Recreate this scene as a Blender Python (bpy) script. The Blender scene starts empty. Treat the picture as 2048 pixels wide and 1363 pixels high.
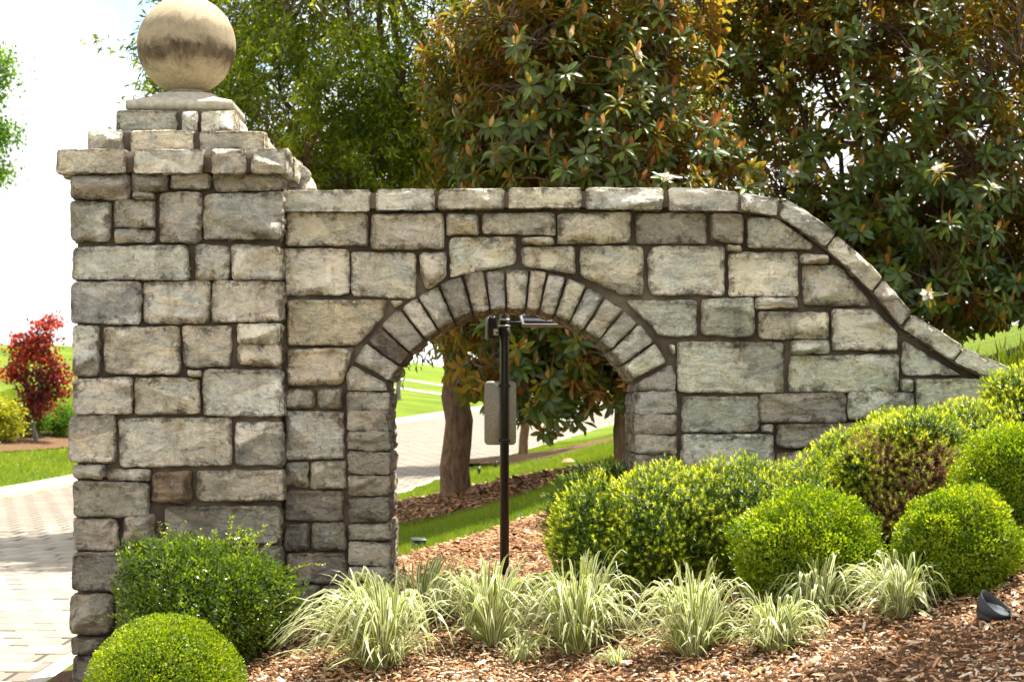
import bpy, math, random
import numpy as np
from math import radians, sin, cos, pi

# ------------------------------------------------------------------ camera, world, sun, exposure
SC = bpy.context.scene
COL = SC.collection
F, D, ZC = 4450.0, 16.02, 2.09          # focal length in photo pixels, distance to the pillar face, eye height
VX, VY = 1000.0, 820.0                  # vanishing point of the wall's depth, in photo pixels

cam_d = bpy.data.cameras.new('camera')
cam_d.sensor_width = 36.0
cam_d.lens = F / 2048.0 * 36.0
cam_d.shift_x = (1024.0 - VX) / 2048.0
cam_d.shift_y = (VY - 681.5) / 2048.0
cam_d.clip_start = 0.1
cam_d.clip_end = 3000.0
cam_d.dof.use_dof = True
cam_d.dof.focus_distance = D
cam_d.dof.aperture_fstop = 4.5
cam = bpy.data.objects.new('camera', cam_d)
COL.objects.link(cam)
cam.location = (0.0, -D, ZC)
cam.rotation_euler = (radians(90), 0, 0)
SC.camera = cam

SUN_EL, SUN_AZ = radians(66), radians(45)          # azimuth from +Y towards +X
world = bpy.data.worlds.new('World')
SC.world = world
world.use_nodes = True
wn, wl = world.node_tree.nodes, world.node_tree.links
wn.clear()
w_out = wn.new('ShaderNodeOutputWorld')
w_bg = wn.new('ShaderNodeBackground')
w_sky = wn.new('ShaderNodeTexSky')
w_sky.sky_type = 'NISHITA'
w_sky.sun_disc = False
w_sky.sun_elevation = SUN_EL
w_sky.sun_rotation = SUN_AZ
w_sky.dust_density = 1.5
w_tc = wn.new('ShaderNodeTexCoord')
w_map = wn.new('ShaderNodeMapping')
w_map.inputs['Location'].default_value = (0.0, 0.0, 0.0)
w_map.inputs['Scale'].default_value = (1.0, 1.0, 1.6)
w_noise = wn.new('ShaderNodeTexNoise')
w_noise.inputs['Scale'].default_value = 3.2
w_noise.inputs['Detail'].default_value = 9.0
w_noise.inputs['Roughness'].default_value = 0.55
w_ramp = wn.new('ShaderNodeValToRGB')
w_ramp.color_ramp.elements[0].position = 0.36
w_ramp.color_ramp.elements[1].position = 0.46
w_noise2 = wn.new('ShaderNodeTexNoise')
w_noise2.inputs['Scale'].default_value = 5.0
w_noise2.inputs['Detail'].default_value = 6.0
w_ramp2 = wn.new('ShaderNodeValToRGB')
w_ramp2.color_ramp.elements[0].position = 0.3
w_ramp2.color_ramp.elements[0].color = (4.6, 4.75, 4.9, 1)
w_ramp2.color_ramp.elements[1].position = 0.65
w_ramp2.color_ramp.elements[1].color = (7.4, 7.3, 7.1, 1)
w_mix = wn.new('ShaderNodeMix')
w_mix.data_type = 'RGBA'
wl.new(w_tc.outputs['Generated'], w_map.inputs['Vector'])
wl.new(w_map.outputs['Vector'], w_noise.inputs['Vector'])
wl.new(w_map.outputs['Vector'], w_noise2.inputs['Vector'])
wl.new(w_noise.outputs['Fac'], w_ramp.inputs['Fac'])
wl.new(w_noise2.outputs['Fac'], w_ramp2.inputs['Fac'])
wl.new(w_ramp.outputs['Color'], w_mix.inputs['Factor'])
wl.new(w_sky.outputs['Color'], w_mix.inputs['A'])
wl.new(w_ramp2.outputs['Color'], w_mix.inputs['B'])
wl.new(w_mix.outputs['Result'], w_bg.inputs['Color'])
w_bg.inputs['Strength'].default_value = 0.1
wl.new(w_bg.outputs['Background'], w_out.inputs['Surface'])

sun_d = bpy.data.lights.new('sun', 'SUN')
sun_d.energy = 5.0
sun_d.angle = radians(0.53)
sun_d.color = (1.0, 0.94, 0.84)
sun = bpy.data.objects.new('sun', sun_d)
COL.objects.link(sun)
sun.rotation_euler = (radians(90) - SUN_EL, 0, pi - SUN_AZ)   # lamp points from the sky direction down
SC.view_settings.view_transform = 'Standard'
SC.view_settings.look = 'None'
SC.view_settings.exposure = 1.52
SC.view_settings.gamma = 1.0
SC.view_settings.use_curve_mapping = False
SC.cycles.max_bounces = 6
SC.cycles.diffuse_bounces = 4
SC.cycles.glossy_bounces = 2
SC.cycles.adaptive_threshold = 0.02
SC.cycles.transparent_max_bounces = 4

# ------------------------------------------------------------------ numeric helpers
rng = np.random.default_rng(7)
random.seed(7)

def P(px, py, Y):                        # photo pixel on the vertical plane at depth Y -> world x, z
    d = D + Y
    return ((px - VX) / F * d, ZC - (py - VY) / F * d)

def hash2(ix, iy, seed):
    n = (ix.astype(np.int64) * 374761393 + iy.astype(np.int64) * 668265263 + seed * 1442695041) & 0x7fffffff
    n = ((n ^ (n >> 13)) * 1274126177) & 0x7fffffff
    return ((n ^ (n >> 16)) & 0xffff) / 65535.0

def vnoise(x, y, seed=0):
    x = np.asarray(x, float); y = np.asarray(y, float)
    ix = np.floor(x); iy = np.floor(y)
    fx = x - ix; fy = y - iy
    fx = fx * fx * (3 - 2 * fx); fy = fy * fy * (3 - 2 * fy)
    a = hash2(ix, iy, seed); b = hash2(ix + 1, iy, seed)
    c = hash2(ix, iy + 1, seed); d = hash2(ix + 1, iy + 1, seed)
    return (a * (1 - fx) + b * fx) * (1 - fy) + (c * (1 - fx) + d * fx) * fy

def fbm(x, y, seed=0, octv=4):
    s = 0; a = 0.5; f = 1.0
    for k in range(octv):
        s = s + a * vnoise(x * f, y * f, seed + k * 17)
        a *= 0.5; f *= 2.03
    return s / (1 - 0.5 ** octv) - 0.5

def smooth(t):
    t = np.clip(t, 0, 1)
    return t * t * (3 - 2 * t)

def unit(v):
    return v / np.maximum(np.linalg.norm(v, axis=-1, keepdims=True), 1e-9)

# ------------------------------------------------------------------ object helpers
def link(o, parent=None):
    COL.objects.link(o)
    if parent is not None:
        o.parent = parent
    return o

def tag(o, label=None, cat=None, group=None, kind=None):
    if label: o['label'] = label
    if cat: o['category'] = cat
    if group: o['group'] = group
    if kind: o['kind'] = kind
    return o

def thing(name, label, cat, loc=(0, 0, 0), group=None):
    o = bpy.data.objects.new(name, None)
    o.empty_display_size = 0.2
    link(o)
    o.location = loc
    return tag(o, label, cat, group, 'thing')

def make_mesh(name, verts, faces, mats, smooth_shade=False, tint=None, uv=None, mat_idx=None):
    """verts (n,3); faces = list of int arrays (m,3)/(m,4) or list of lists."""
    me = bpy.data.meshes.new(name)
    verts = np.asarray(verts, np.float32)
    if isinstance(faces, np.ndarray):
        faces = [faces]
    arrs = []
    if len(faces) and isinstance(faces[0], np.ndarray) and faces[0].ndim == 2:
        arrs = faces
        loops = np.concatenate([a.reshape(-1) for a in arrs]).astype(np.int32)
        counts = np.concatenate([np.full(len(a), a.shape[1], np.int32) for a in arrs])
    else:
        loops = np.array([i for f in faces for i in f], np.int32)
        counts = np.array([len(f) for f in faces], np.int32)
    me.vertices.add(len(verts)); me.vertices.foreach_set('co', verts.reshape(-1))
    me.loops.add(len(loops)); me.loops.foreach_set('vertex_index', loops)
    me.polygons.add(len(counts))
    starts = np.concatenate([[0], np.cumsum(counts)[:-1]]).astype(np.int32)
    me.polygons.foreach_set('loop_start', starts)
    me.polygons.foreach_set('loop_total', counts)
    if smooth_shade:
        me.polygons.foreach_set('use_smooth', np.ones(len(counts), bool))
    if not isinstance(mats, (list, tuple)):
        mats = [mats]
    for m in mats:
        me.materials.append(m)
    if mat_idx is not None:
        me.polygons.foreach_set('material_index', np.asarray(mat_idx, np.int32))
    if tint is not None:
        at = me.attributes.new('tint', 'FLOAT', 'POINT')
        at.data.foreach_set('value', np.asarray(tint, np.float32))
    if uv is not None:
        ul = me.uv_layers.new(name='uv')
        ul.data.foreach_set('uv', np.asarray(uv, np.float32)[loops].reshape(-1))
    me.update(calc_edges=True)
    me.validate()
    return me

def obj(name, verts, faces, mats, parent=None, **kw):
    me = make_mesh(name, verts, faces, mats, **kw)
    return link(bpy.data.objects.new(name, me), parent)

class MB:
    """collects simple solids into one mesh"""
    def __init__(self):
        self.v = []; self.f = []
    def add(self, v, f):
        n = len(self.v)
        self.v += [tuple(p) for p in v]
        self.f += [[i + n for i in q] for q in f]
        return self
    def box(self, c, s, rz=0.0, rx=0.0, bevel=0.0):
        x, y, z = s[0] / 2, s[1] / 2, s[2] / 2
        b = bevel
        pts = []
        if b <= 0:
            pts = [(-x, -y, -z), (x, -y, -z), (x, y, -z), (-x, y, -z), (-x, -y, z), (x, -y, z), (x, y, z), (-x, y, z)]
            fs = [(0, 3, 2, 1), (4, 5, 6, 7), (0, 1, 5, 4), (1, 2, 6, 5), (2, 3, 7, 6), (3, 0, 4, 7)]
        else:
            def ring(xx, yy, zz):
                return [(-xx + b, -yy, zz), (xx - b, -yy, zz), (xx, -yy + b, zz), (xx, yy - b, zz), (xx - b, yy, zz), (-xx + b, yy, zz), (-xx, yy - b, zz), (-xx, -yy + b, zz)]
            pts = ring(x - b * .6, y - b * .6, -z) + ring(x, y, -z + b) + ring(x, y, z - b) + ring(x - b * .6, y - b * .6, z)
            fs = [tuple(range(7, -1, -1)), tuple(range(24, 32))]
            for r in range(3):
                for i in range(8):
                    j = (i + 1) % 8
                    fs.append((r * 8 + i, r * 8 + j, r * 8 + 8 + j, r * 8 + 8 + i))
        out = []
        for (a, q, w) in pts:
            q, w = q * cos(rx) - w * sin(rx), q * sin(rx) + w * cos(rx)
            a, q = a * cos(rz) - q * sin(rz), a * sin(rz) + q * cos(rz)
            out.append((a + c[0], q + c[1], w + c[2]))
        return self.add(out, fs)
    def lathe(self, c, prof, n=24, caps=True, rx=0.0, rz=0.0):
        pts = []
        for (r, z) in prof:
            for i in range(n):
                a = 2 * pi * i / n
                x, y, w = r * cos(a), r * sin(a), z
                y, w = y * cos(rx) - w * sin(rx), y * sin(rx) + w * cos(rx)
                x, y = x * cos(rz) - y * sin(rz), x * sin(rz) + y * cos(rz)
                pts.append((c[0] + x, c[1] + y, c[2] + w))
        fs = []
        for k in range(len(prof) - 1):
            for i in range(n):
                j = (i + 1) % n
                fs.append((k * n + i, k * n + j, k * n + n + j, k * n + n + i))
        if caps:
            fs.append(tuple(range(n - 1, -1, -1)))
            fs.append(tuple(range((len(prof) - 1) * n, len(prof) * n)))
        return self.add(pts, fs)
    def build(self, name, mat, parent=None, smooth_shade=False):
        o = obj(name, self.v, self.f, mat, parent, smooth_shade=smooth_shade)
        return o

# ------------------------------------------------------------------ materials
def nodes_of(name):
    m = bpy.data.materials.new(name)
    m.use_nodes = True
    nt = m.node_tree
    nt.nodes.clear()
    out = nt.nodes.new('ShaderNodeOutputMaterial')
    return m, nt.nodes, nt.links, out

def N(ns, t, **inp):
    n = ns.new(t)
    for k, v in inp.items():
        n.inputs[k.replace('_', ' ')].default_value = v
    return n

def ramp(ns, pts):
    r = ns.new('ShaderNodeValToRGB')
    e = r.color_ramp.elements
    while len(e) < len(pts):
        e.new(0.5)
    for i, (p, c) in enumerate(pts):
        e[i].position = p
        e[i].color = (c, c, c, 1) if not hasattr(c, '__len__') else (*c, 1)
    return r

def mixc(ns, ls, fac, a, b, mode='MIX'):
    n = ns.new('ShaderNodeMix')
    n.data_type = 'RGBA'
    n.blend_type = mode
    for sock, v in (('Factor', fac), ('A', a), ('B', b)):
        if isinstance(v, bpy.types.NodeSocket):
            ls.new(v, n.inputs[sock])
        elif sock == 'Factor':
            n.inputs[sock].default_value = v
        else:
            n.inputs[sock].default_value = (*v, 1)
    return n.outputs['Result']

def mathn(ns, ls, op, a, b=0.0, c=None):
    n = ns.new('ShaderNodeMath')
    n.operation = op
    for i, v in enumerate((a, b) if c is None else (a, b, c)):
        if isinstance(v, bpy.types.NodeSocket):
            ls.new(v, n.inputs[i])
        else:
            n.inputs[i].default_value = v
    return n.outputs[0]

def noise(ns, ls, vec, scale, detail=4.0, rough=0.55, dist=0.0):
    n = N(ns, 'ShaderNodeTexNoise', Scale=scale, Detail=detail, Roughness=rough, Distortion=dist)
    if vec is not None:
        ls.new(vec, n.inputs['Vector'])
    return n.outputs['Fac']

def bump(ns, ls, height, strength, dist):
    b = N(ns, 'ShaderNodeBump', Strength=strength, Distance=dist)
    ls.new(height, b.inputs['Height'])
    return b.outputs['Normal']

def principled(ns, ls, out, col, rough, normal=None, spec=0.3, metal=0.0):
    p = ns.new('ShaderNodeBsdfPrincipled')
    for k, v in (('Base Color', col), ('Roughness', rough), ('Specular IOR Level', spec), ('Metallic', metal)):
        if isinstance(v, bpy.types.NodeSocket):
            ls.new(v, p.inputs[k])
        elif k == 'Base Color':
            p.inputs[k].default_value = (*v, 1)
        else:
            p.inputs[k].default_value = v
    if normal is not None:
        ls.new(normal, p.inputs['Normal'])
    if out is not None:
        ls.new(p.outputs[0], out.inputs['Surface'])
    return p.outputs[0]

def simple_mat(name, col, rough=0.5, spec=0.3, metal=0.0, nscale=30.0, amount=0.15, bstr=0.1):
    m, ns, ls, out = nodes_of(name)
    tc = ns.new('ShaderNodeTexCoord')
    f = noise(ns, ls, tc.outputs['Object'], nscale, 5)
    r = ramp(ns, [(0.3, 1 - amount), (0.7, 1 + amount * .6)])
    ls.new(f, r.inputs['Fac'])
    c = mixc(ns, ls, 1.0, col, r.outputs['Color'], 'MULTIPLY')
    principled(ns, ls, out, c, rough, bump(ns, ls, f, bstr, 0.01), spec, metal)
    return m

def stone_mat():
    m, ns, ls, out = nodes_of('rock_faced_limestone')
    tc = ns.new('ShaderNodeTexCoord')
    oi = ns.new('ShaderNodeObjectInfo')
    off = ns.new('ShaderNodeVectorMath'); off.operation = 'SCALE'
    comb = ns.new('ShaderNodeCombineXYZ')
    r37 = mathn(ns, ls, 'MULTIPLY', oi.outputs['Random'], 91.0)
    ls.new(oi.outputs['Random'], comb.inputs[0]); ls.new(r37, comb.inputs[1]); ls.new(oi.outputs['Random'], comb.inputs[2])
    ls.new(comb.outputs[0], off.inputs[0]); off.inputs['Scale'].default_value = 40.0
    add = ns.new('ShaderNodeVectorMath'); add.operation = 'ADD'
    ls.new(tc.outputs['Object'], add.inputs[0]); ls.new(off.outputs[0], add.inputs[1])
    v = add.outputs[0]
    st = ns.new('ShaderNodeMapping'); st.inputs['Scale'].default_value = (1, 1, 1.7)
    ls.new(v, st.inputs['Vector'])
    strat = st.outputs[0]
    base = oi.outputs['Color']
    # broad warm / blue-grey patches
    f1 = noise(ns, ls, strat, 3.6, 6, .6, 1.2)
    r1 = ramp(ns, [(.35, (1.04, .98, .88)), (.44, (1.01, 1.0, .98)), (.54, (1, 1, 1)), (.60, (.80, .85, .89))]); ls.new(f1, r1.inputs['Fac'])
    c = mixc(ns, ls, 1.0, base, r1.outputs['Color'], 'MULTIPLY')
    # spalled facets, lighter and darker
    f2 = noise(ns, ls, strat, 6.5, 7, .66, 1.0)
    r2 = ramp(ns, [(.30, .60), (.40, .86), (.48, 1.0), (.54, 1.06), (.64, 1.28)]); ls.new(f2, r2.inputs['Fac'])
    c = mixc(ns, ls, 1.0, c, r2.outputs['Color'], 'MULTIPLY')
    # weathered tone per facet, also relief shading painted into the colour
    fa = ns.new('ShaderNodeAttribute'); fa.attribute_name = 'facet'
    rf = ramp(ns, [(0, (.62, .62, .62)), (.3, (.90, .88, .85)), (.6, (1.06, 1.05, 1.03)), (1, (1.34, 1.33, 1.30))]); ls.new(fa.outputs['Fac'], rf.inputs['Fac'])
    c = mixc(ns, ls, 1.0, c, rf.outputs['Color'], 'MULTIPLY')
    # ochre iron stains, more at the rough rims
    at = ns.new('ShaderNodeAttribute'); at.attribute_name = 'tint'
    f3 = noise(ns, ls, v, 7.5, 7, .7, 1.0)
    f3 = mathn(ns, ls, 'MULTIPLY_ADD', at.outputs['Fac'], .18, f3)
    r3 = ramp(ns, [(.62, 0.0), (.80, .65)]); ls.new(f3, r3.inputs['Fac'])
    c = mixc(ns, ls, r3.outputs['Color'], c, (.29, .175, .075))
    # dark lichen and dirt, with shade painted in along the rims
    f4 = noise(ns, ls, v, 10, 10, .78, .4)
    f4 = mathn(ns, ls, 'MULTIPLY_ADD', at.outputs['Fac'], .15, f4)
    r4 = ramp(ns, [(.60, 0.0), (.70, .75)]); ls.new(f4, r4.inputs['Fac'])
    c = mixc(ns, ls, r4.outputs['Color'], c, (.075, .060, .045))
    # pale calcite bloom
    f5 = noise(ns, ls, v, 11, 7, .66, .8)
    r5 = ramp(ns, [(.56, 0.0), (.68, .6)]); ls.new(f5, r5.inputs['Fac'])
    c = mixc(ns, ls, r5.outputs['Color'], c, (.66, .61, .52))
    fg = noise(ns, ls, v, 48, 6, .78)
    rg_ = ramp(ns, [(.34, .70), (.46, .97), (.54, 1.03), (.66, 1.22)]); ls.new(fg, rg_.inputs['Fac'])
    c = mixc(ns, ls, 1.0, c, rg_.outputs['Color'], 'MULTIPLY')
    # run-off stains that cross the courses
    geo = ns.new('ShaderNodeNewGeometry')
    ws = ns.new('ShaderNodeMapping'); ws.inputs['Scale'].default_value = (5.5, 5.5, .75); ls.new(geo.outputs['Position'], ws.inputs['Vector'])
    f6 = noise(ns, ls, ws.outputs[0], 1.0, 8, .68, .5)
    r6 = ramp(ns, [(.30, (.68, .63, .56)), (.44, (.97, .96, .94)), (.60, (1.08, 1.08, 1.08))]); ls.new(f6, r6.inputs['Fac'])
    c = mixc(ns, ls, 1.0, c, r6.outputs['Color'], 'MULTIPLY')
    # bedding cracks
    wv = N(ns, 'ShaderNodeTexVoronoi', Scale=3.2); wv.feature = 'DISTANCE_TO_EDGE'
    dn = N(ns, 'ShaderNodeTexNoise', Scale=7.0, Detail=5.0)
    ls.new(strat, dn.inputs['Vector'])
    dv = ns.new('ShaderNodeVectorMath'); dv.operation = 'MULTIPLY_ADD'
    ls.new(dn.outputs['Color'], dv.inputs[0]); dv.inputs[1].default_value = (.3, .3, .3)
    st2 = ns.new('ShaderNodeMapping'); st2.inputs['Scale'].default_value = (.7, .7, 3.2); ls.new(v, st2.inputs['Vector']); ls.new(st2.outputs[0], dv.inputs[2])
    ls.new(dv.outputs[0], wv.inputs['Vector'])
    rc = ramp(ns, [(.0, 1.0), (.014, 0.0)]); ls.new(wv.outputs['Distance'], rc.inputs['Fac'])
    gate = ramp(ns, [(.52, 0.0), (.62, .7)]); ls.new(f5, gate.inputs['Fac'])
    ck = mathn(ns, ls, 'MULTIPLY', rc.outputs['Color'], gate.outputs['Color'])
    c = mixc(ns, ls, ck, c, (.07, .055, .04))
    fh = noise(ns, ls, strat, 26, 8, .7)
    fp = noise(ns, ls, v, 120, 4, .6)
    h = mathn(ns, ls, 'MULTIPLY_ADD', fp, .22, fh)
    h = mathn(ns, ls, 'MULTIPLY_ADD', ck, -.7, h)
    h = mathn(ns, ls, 'MULTIPLY_ADD', f2, 1.6, h)
    h = mathn(ns, ls, 'MULTIPLY_ADD', fg, .5, h)
    nrm = bump(ns, ls, h, 1.0, .06)
    principled(ns, ls, out, c, .9, nrm, .15)
    return m

def mortar_mat():
    m, ns, ls, out = nodes_of('brown_mortar')
    tc = ns.new('ShaderNodeTexCoord')
    v = tc.outputs['Object']
    f = noise(ns, ls, v, 3.0, 6, .6)
    r = ramp(ns, [(.3, (.055, .042, .031)), (.52, (.12, .092, .07)), (.72, (.23, .185, .14))]); ls.new(f, r.inputs['Fac'])
    f2 = noise(ns, ls, v, 130, 4)
    r2 = ramp(ns, [(.3, .8), (.7, 1.15)]); ls.new(f2, r2.inputs['Fac'])
    c = mixc(ns, ls, 1.0, r.outputs['Color'], r2.outputs['Color'], 'MULTIPLY')
    f3 = noise(ns, ls, v, 40, 5)
    principled(ns, ls, out, c, .95, bump(ns, ls, f3, .6, .01), .1)
    return m

def ball_mat():
    m, ns, ls, out = nodes_of('weathered_cast_stone')
    tc = ns.new('ShaderNodeTexCoord')
    v = tc.outputs['Object']
    sx = ns.new('ShaderNodeSeparateXYZ'); ls.new(v, sx.inputs[0])
    st = ns.new('ShaderNodeMapping'); st.inputs['Scale'].default_value = (1, 1, .22); ls.new(v, st.inputs['Vector'])
    streak = noise(ns, ls, st.outputs[0], 16, 6, .65)
    blob = noise(ns, ls, v, 5.0, 8, .70, .8)
    # height of a stain border, wobbling with streaks
    wob = mathn(ns, ls, 'MULTIPLY_ADD', streak, .06, -.03)
    wob2 = mathn(ns, ls, 'MULTIPLY_ADD', blob, .34, -.17)
    zz = mathn(ns, ls, 'ADD', sx.outputs['Z'], wob)
    zz = mathn(ns, ls, 'ADD', zz, wob2)
    # lower brown band where run-off dries: between z -0.13 and +0.02
    band = ramp(ns, [(.20, 0.0), (.33, .9), (.42, .95), (.50, .40), (.56, .25), (.63, .42), (.68, .50), (.76, .04)])
    zn = mathn(ns, ls, 'MULTIPLY_ADD', zz, 1.35, .5)
    ls.new(zn, band.inputs['Fac'])
    rb = ramp(ns, [(.25, .6), (.6, 1.0)]); ls.new(streak, rb.inputs['Fac'])
    bf = mathn(ns, ls, 'MULTIPLY', band.outputs['Color'], rb.outputs['Color'])
    basec = mixc(ns, ls, blob, (.36, .285, .18), (.49, .405, .28))
    c = mixc(ns, ls, bf, basec, (.05, .031, .018))
    vein = noise(ns, ls, v, 7, 8, .7, 1.4)
    rv = ramp(ns, [(.47, 0), (.5, .55), (.53, 0)]); ls.new(vein, rv.inputs['Fac'])
    low = ramp(ns, [(.1, 1), (.4, 0)]); ls.new(zn, low.inputs['Fac'])
    vf = mathn(ns, ls, 'MULTIPLY', rv.outputs['Color'], low.outputs['Color'])
    c = mixc(ns, ls, vf, c, (.13, .075, .045))
    pit = N(ns, 'ShaderNodeTexVoronoi', Scale=120.0); ls.new(v, pit.inputs['Vector'])
    pr = ramp(ns, [(.0, 0.0), (.35, 1.0)]); ls.new(pit.outputs['Distance'], pr.inputs['Fac'])
    fine = noise(ns, ls, v, 60, 6, .7)
    sp = ramp(ns, [(.3, .88), (.7, 1.08)]); ls.new(fine, sp.inputs['Fac'])
    c = mixc(ns, ls, 1.0, c, sp.outputs['Color'], 'MULTIPLY')
    h = mathn(ns, ls, 'MULTIPLY_ADD', pr.outputs['Color'], .5, fine)
    principled(ns, ls, out, c, .88, bump(ns, ls, h, .35, .008), .15)
    return m

def paver_mat(name='concrete_paver', joints=False):
    m, ns, ls, out = nodes_of(name)
    tc = ns.new('ShaderNodeTexCoord')
    oi = ns.new('ShaderNodeObjectInfo')
    geo = ns.new('ShaderNodeNewGeometry')
    v = geo.outputs['Position']
    f = noise(ns, ls, v, 2.2, 5)
    r = ramp(ns, [(.3, (.25, .22, .175)), (.7, (.32, .28, .225))]); ls.new(f, r.inputs['Fac'])
    ri = ramp(ns, [(0, .84), (1, 1.12)])
    if joints:
        at = ns.new('ShaderNodeAttribute'); at.attribute_name = 'tint'
        ls.new(at.outputs['Fac'], ri.inputs['Fac'])
    else:
        ls.new(oi.outputs['Random'], ri.inputs['Fac'])
    c = mixc(ns, ls, 1.0, r.outputs['Color'], ri.outputs['Color'], 'MULTIPLY')
    f2 = noise(ns, ls, v, 90, 5)
    r2 = ramp(ns, [(.3, .85), (.7, 1.1)]); ls.new(f2, r2.inputs['Fac'])
    c = mixc(ns, ls, 1.0, c, r2.outputs['Color'], 'MULTIPLY')
    principled(ns, ls, out, c, .85, bump(ns, ls, f2, .4, .006), .2)
    return m

def drive_mat():
    m, ns, ls, out = nodes_of('paver_field')
    tc = ns.new('ShaderNodeTexCoord')
    uv = ns.new('ShaderNodeUVMap'); uv.uv_map = 'uv'
    b = N(ns, 'ShaderNodeTexBrick', Scale=1.0)
    b.inputs['Brick Width'].default_value = .36
    b.inputs['Row Height'].default_value = .5
    b.inputs['Mortar Size'].default_value = .022
    b.inputs['Mortar Smooth'].default_value = .2
    b.inputs['Color1'].default_value = (.235, .20, .16, 1)
    b.inputs['Color2'].default_value = (.185, .158, .125, 1)
    b.inputs['Mortar'].default_value = (.07, .058, .042, 1)
    ls.new(uv.outputs[0], b.inputs['Vector'])
    f = noise(ns, ls, tc.outputs['Object'], .7, 5)
    r = ramp(ns, [(.3, .85), (.7, 1.1)]); ls.new(f, r.inputs['Fac'])
    c = mixc(ns, ls, 1.0, b.outputs['Color'], r.outputs['Color'], 'MULTIPLY')
    inv = mathn(ns, ls, 'SUBTRACT', 1.0, b.outputs['Fac'])
    principled(ns, ls, out, c, .88, bump(ns, ls, inv, .6, .01), .2)
    return m

def lawn_mat():
    m, ns, ls, out = nodes_of('mown_lawn')
    geo = ns.new('ShaderNodeNewGeometry')
    v = geo.outputs['Position']
    f = noise(ns, ls, v, .35, 5)
    f2 = noise(ns, ls, v, 9, 8, .75)
    r = ramp(ns, [(.32, (.085, .14, .008)), (.68, (.17, .23, .014))]); ls.new(f, r.inputs['Fac'])
    r2 = ramp(ns, [(.3, .6), (.7, 1.35)]); ls.new(f2, r2.inputs['Fac'])
    c = mixc(ns, ls, 1.0, r.outputs['Color'], r2.outputs['Color'], 'MULTIPLY')
    f3 = noise(ns, ls, v, 45, 6, .8)
    principled(ns, ls, out, c, .9, bump(ns, ls, f3, .9, .05), .1)
    return m

def mulch_mat():
    m, ns, ls, out = nodes_of('bark_mulch_bed')
    geo = ns.new('ShaderNodeNewGeometry')
    v = geo.outputs['Position']
    f = noise(ns, ls, v, 40, 6, .75)
    r = ramp(ns, [(.3, (.045, .026, .015)), (.5, (.15, .085, .045)), (.72, (.34, .21, .12))]); ls.new(f, r.inputs['Fac'])
    principled(ns, ls, out, r.outputs['Color'], .95, bump(ns, ls, f, 1.0, .04), .1)
    return m

def chip_mat():
    m, ns, ls, out = nodes_of('bark_chip')
    at = ns.new('ShaderNodeAttribute'); at.attribute_name = 'tint'
    geo = ns.new('ShaderNodeNewGeometry')
    r = ramp(ns, [(0, (.07, .036, .02)), (.25, (.25, .115, .048)), (.5, (.46, .25, .115)), (.75, (.60, .43, .29)), (1, (.75, .65, .53))])
    ls.new(at.outputs['Fac'], r.inputs['Fac'])
    f = noise(ns, ls, geo.outputs['Position'], 110, 4)
    rr = ramp(ns, [(.3, .75), (.7, 1.2)]); ls.new(f, rr.inputs['Fac'])
    c = mixc(ns, ls, 1.0, r.outputs['Color'], rr.outputs['Color'], 'MULTIPLY')
    principled(ns, ls, out, c, .85, bump(ns, ls, f, .4, .004), .2)
    return m

def leaf_mat(name, stops, trans, tfac=.4, rough=.4, spec=.5, under=None, under_trans=None):
    """stops: colour ramp over the per-leaf tint; trans: tint of the light that comes through."""
    m, ns, ls, out = nodes_of(name)
    at = ns.new('ShaderNodeAttribute'); at.attribute_name = 'tint'
    r = ramp(ns, stops); ls.new(at.outputs['Fac'], r.inputs['Fac'])
    col = r.outputs['Color']
    tcol = mixc(ns, ls, 1.0, col, trans, 'MULTIPLY')
    rgh = rough
    if under is not None:
        geo = ns.new('ShaderNodeNewGeometry')
        ur = ramp(ns, under); ls.new(at.outputs['Fac'], ur.inputs['Fac'])
        col = mixc(ns, ls, geo.outputs['Backfacing'], col, ur.outputs['Color'])
        rgh = mathn(ns, ls, 'MULTIPLY_ADD', geo.outputs['Backfacing'], .4, rough)
        tcol = under_trans
    b = principled(ns, ls, None, col, rgh, None, spec)
    t = ns.new('ShaderNodeBsdfTranslucent')
    if isinstance(tcol, bpy.types.NodeSocket):
        ls.new(tcol, t.inputs['Color'])
    else:
        t.inputs['Color'].default_value = (*tcol, 1)
    mx = ns.new('ShaderNodeMixShader'); mx.inputs[0].default_value = tfac
    ls.new(b, mx.inputs[1]); ls.new(t.outputs[0], mx.inputs[2])
    ls.new(mx.outputs[0], out.inputs['Surface'])
    return m

def strap_mat():
    m, ns, ls, out = nodes_of('variegated_strap_leaf')
    uv = ns.new('ShaderNodeUVMap'); uv.uv_map = 'uv'
    sx = ns.new('ShaderNodeSeparateXYZ'); ls.new(uv.outputs[0], sx.inputs[0])
    a = mathn(ns, ls, 'SUBTRACT', sx.outputs['X'], .5)
    a = mathn(ns, ls, 'ABSOLUTE', a)
    at = ns.new('ShaderNodeAttribute'); at.attribute_name = 'tint'
    thr = mathn(ns, ls, 'MULTIPLY_ADD', at.outputs['Fac'], .26, .16)
    g = mathn(ns, ls, 'GREATER_THAN', a, thr)
    gr = ramp(ns, [(0, (.11, .19, .018)), (1, (.25, .30, .025))]); ls.new(at.outputs['Fac'], gr.inputs['Fac'])
    c = mixc(ns, ls, g, gr.outputs['Color'], (.78, .77, .46))
    b = principled(ns, ls, None, c, .38, None, .5)
    t = ns.new('ShaderNodeBsdfTranslucent'); ls.new(c, t.inputs['Color'])
    mx = ns.new('ShaderNodeMixShader'); mx.inputs[0].default_value = .42
    ls.new(b, mx.inputs[1]); ls.new(t.outputs[0], mx.inputs[2]); ls.new(mx.outputs[0], out.inputs['Surface'])
    return m

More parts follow.
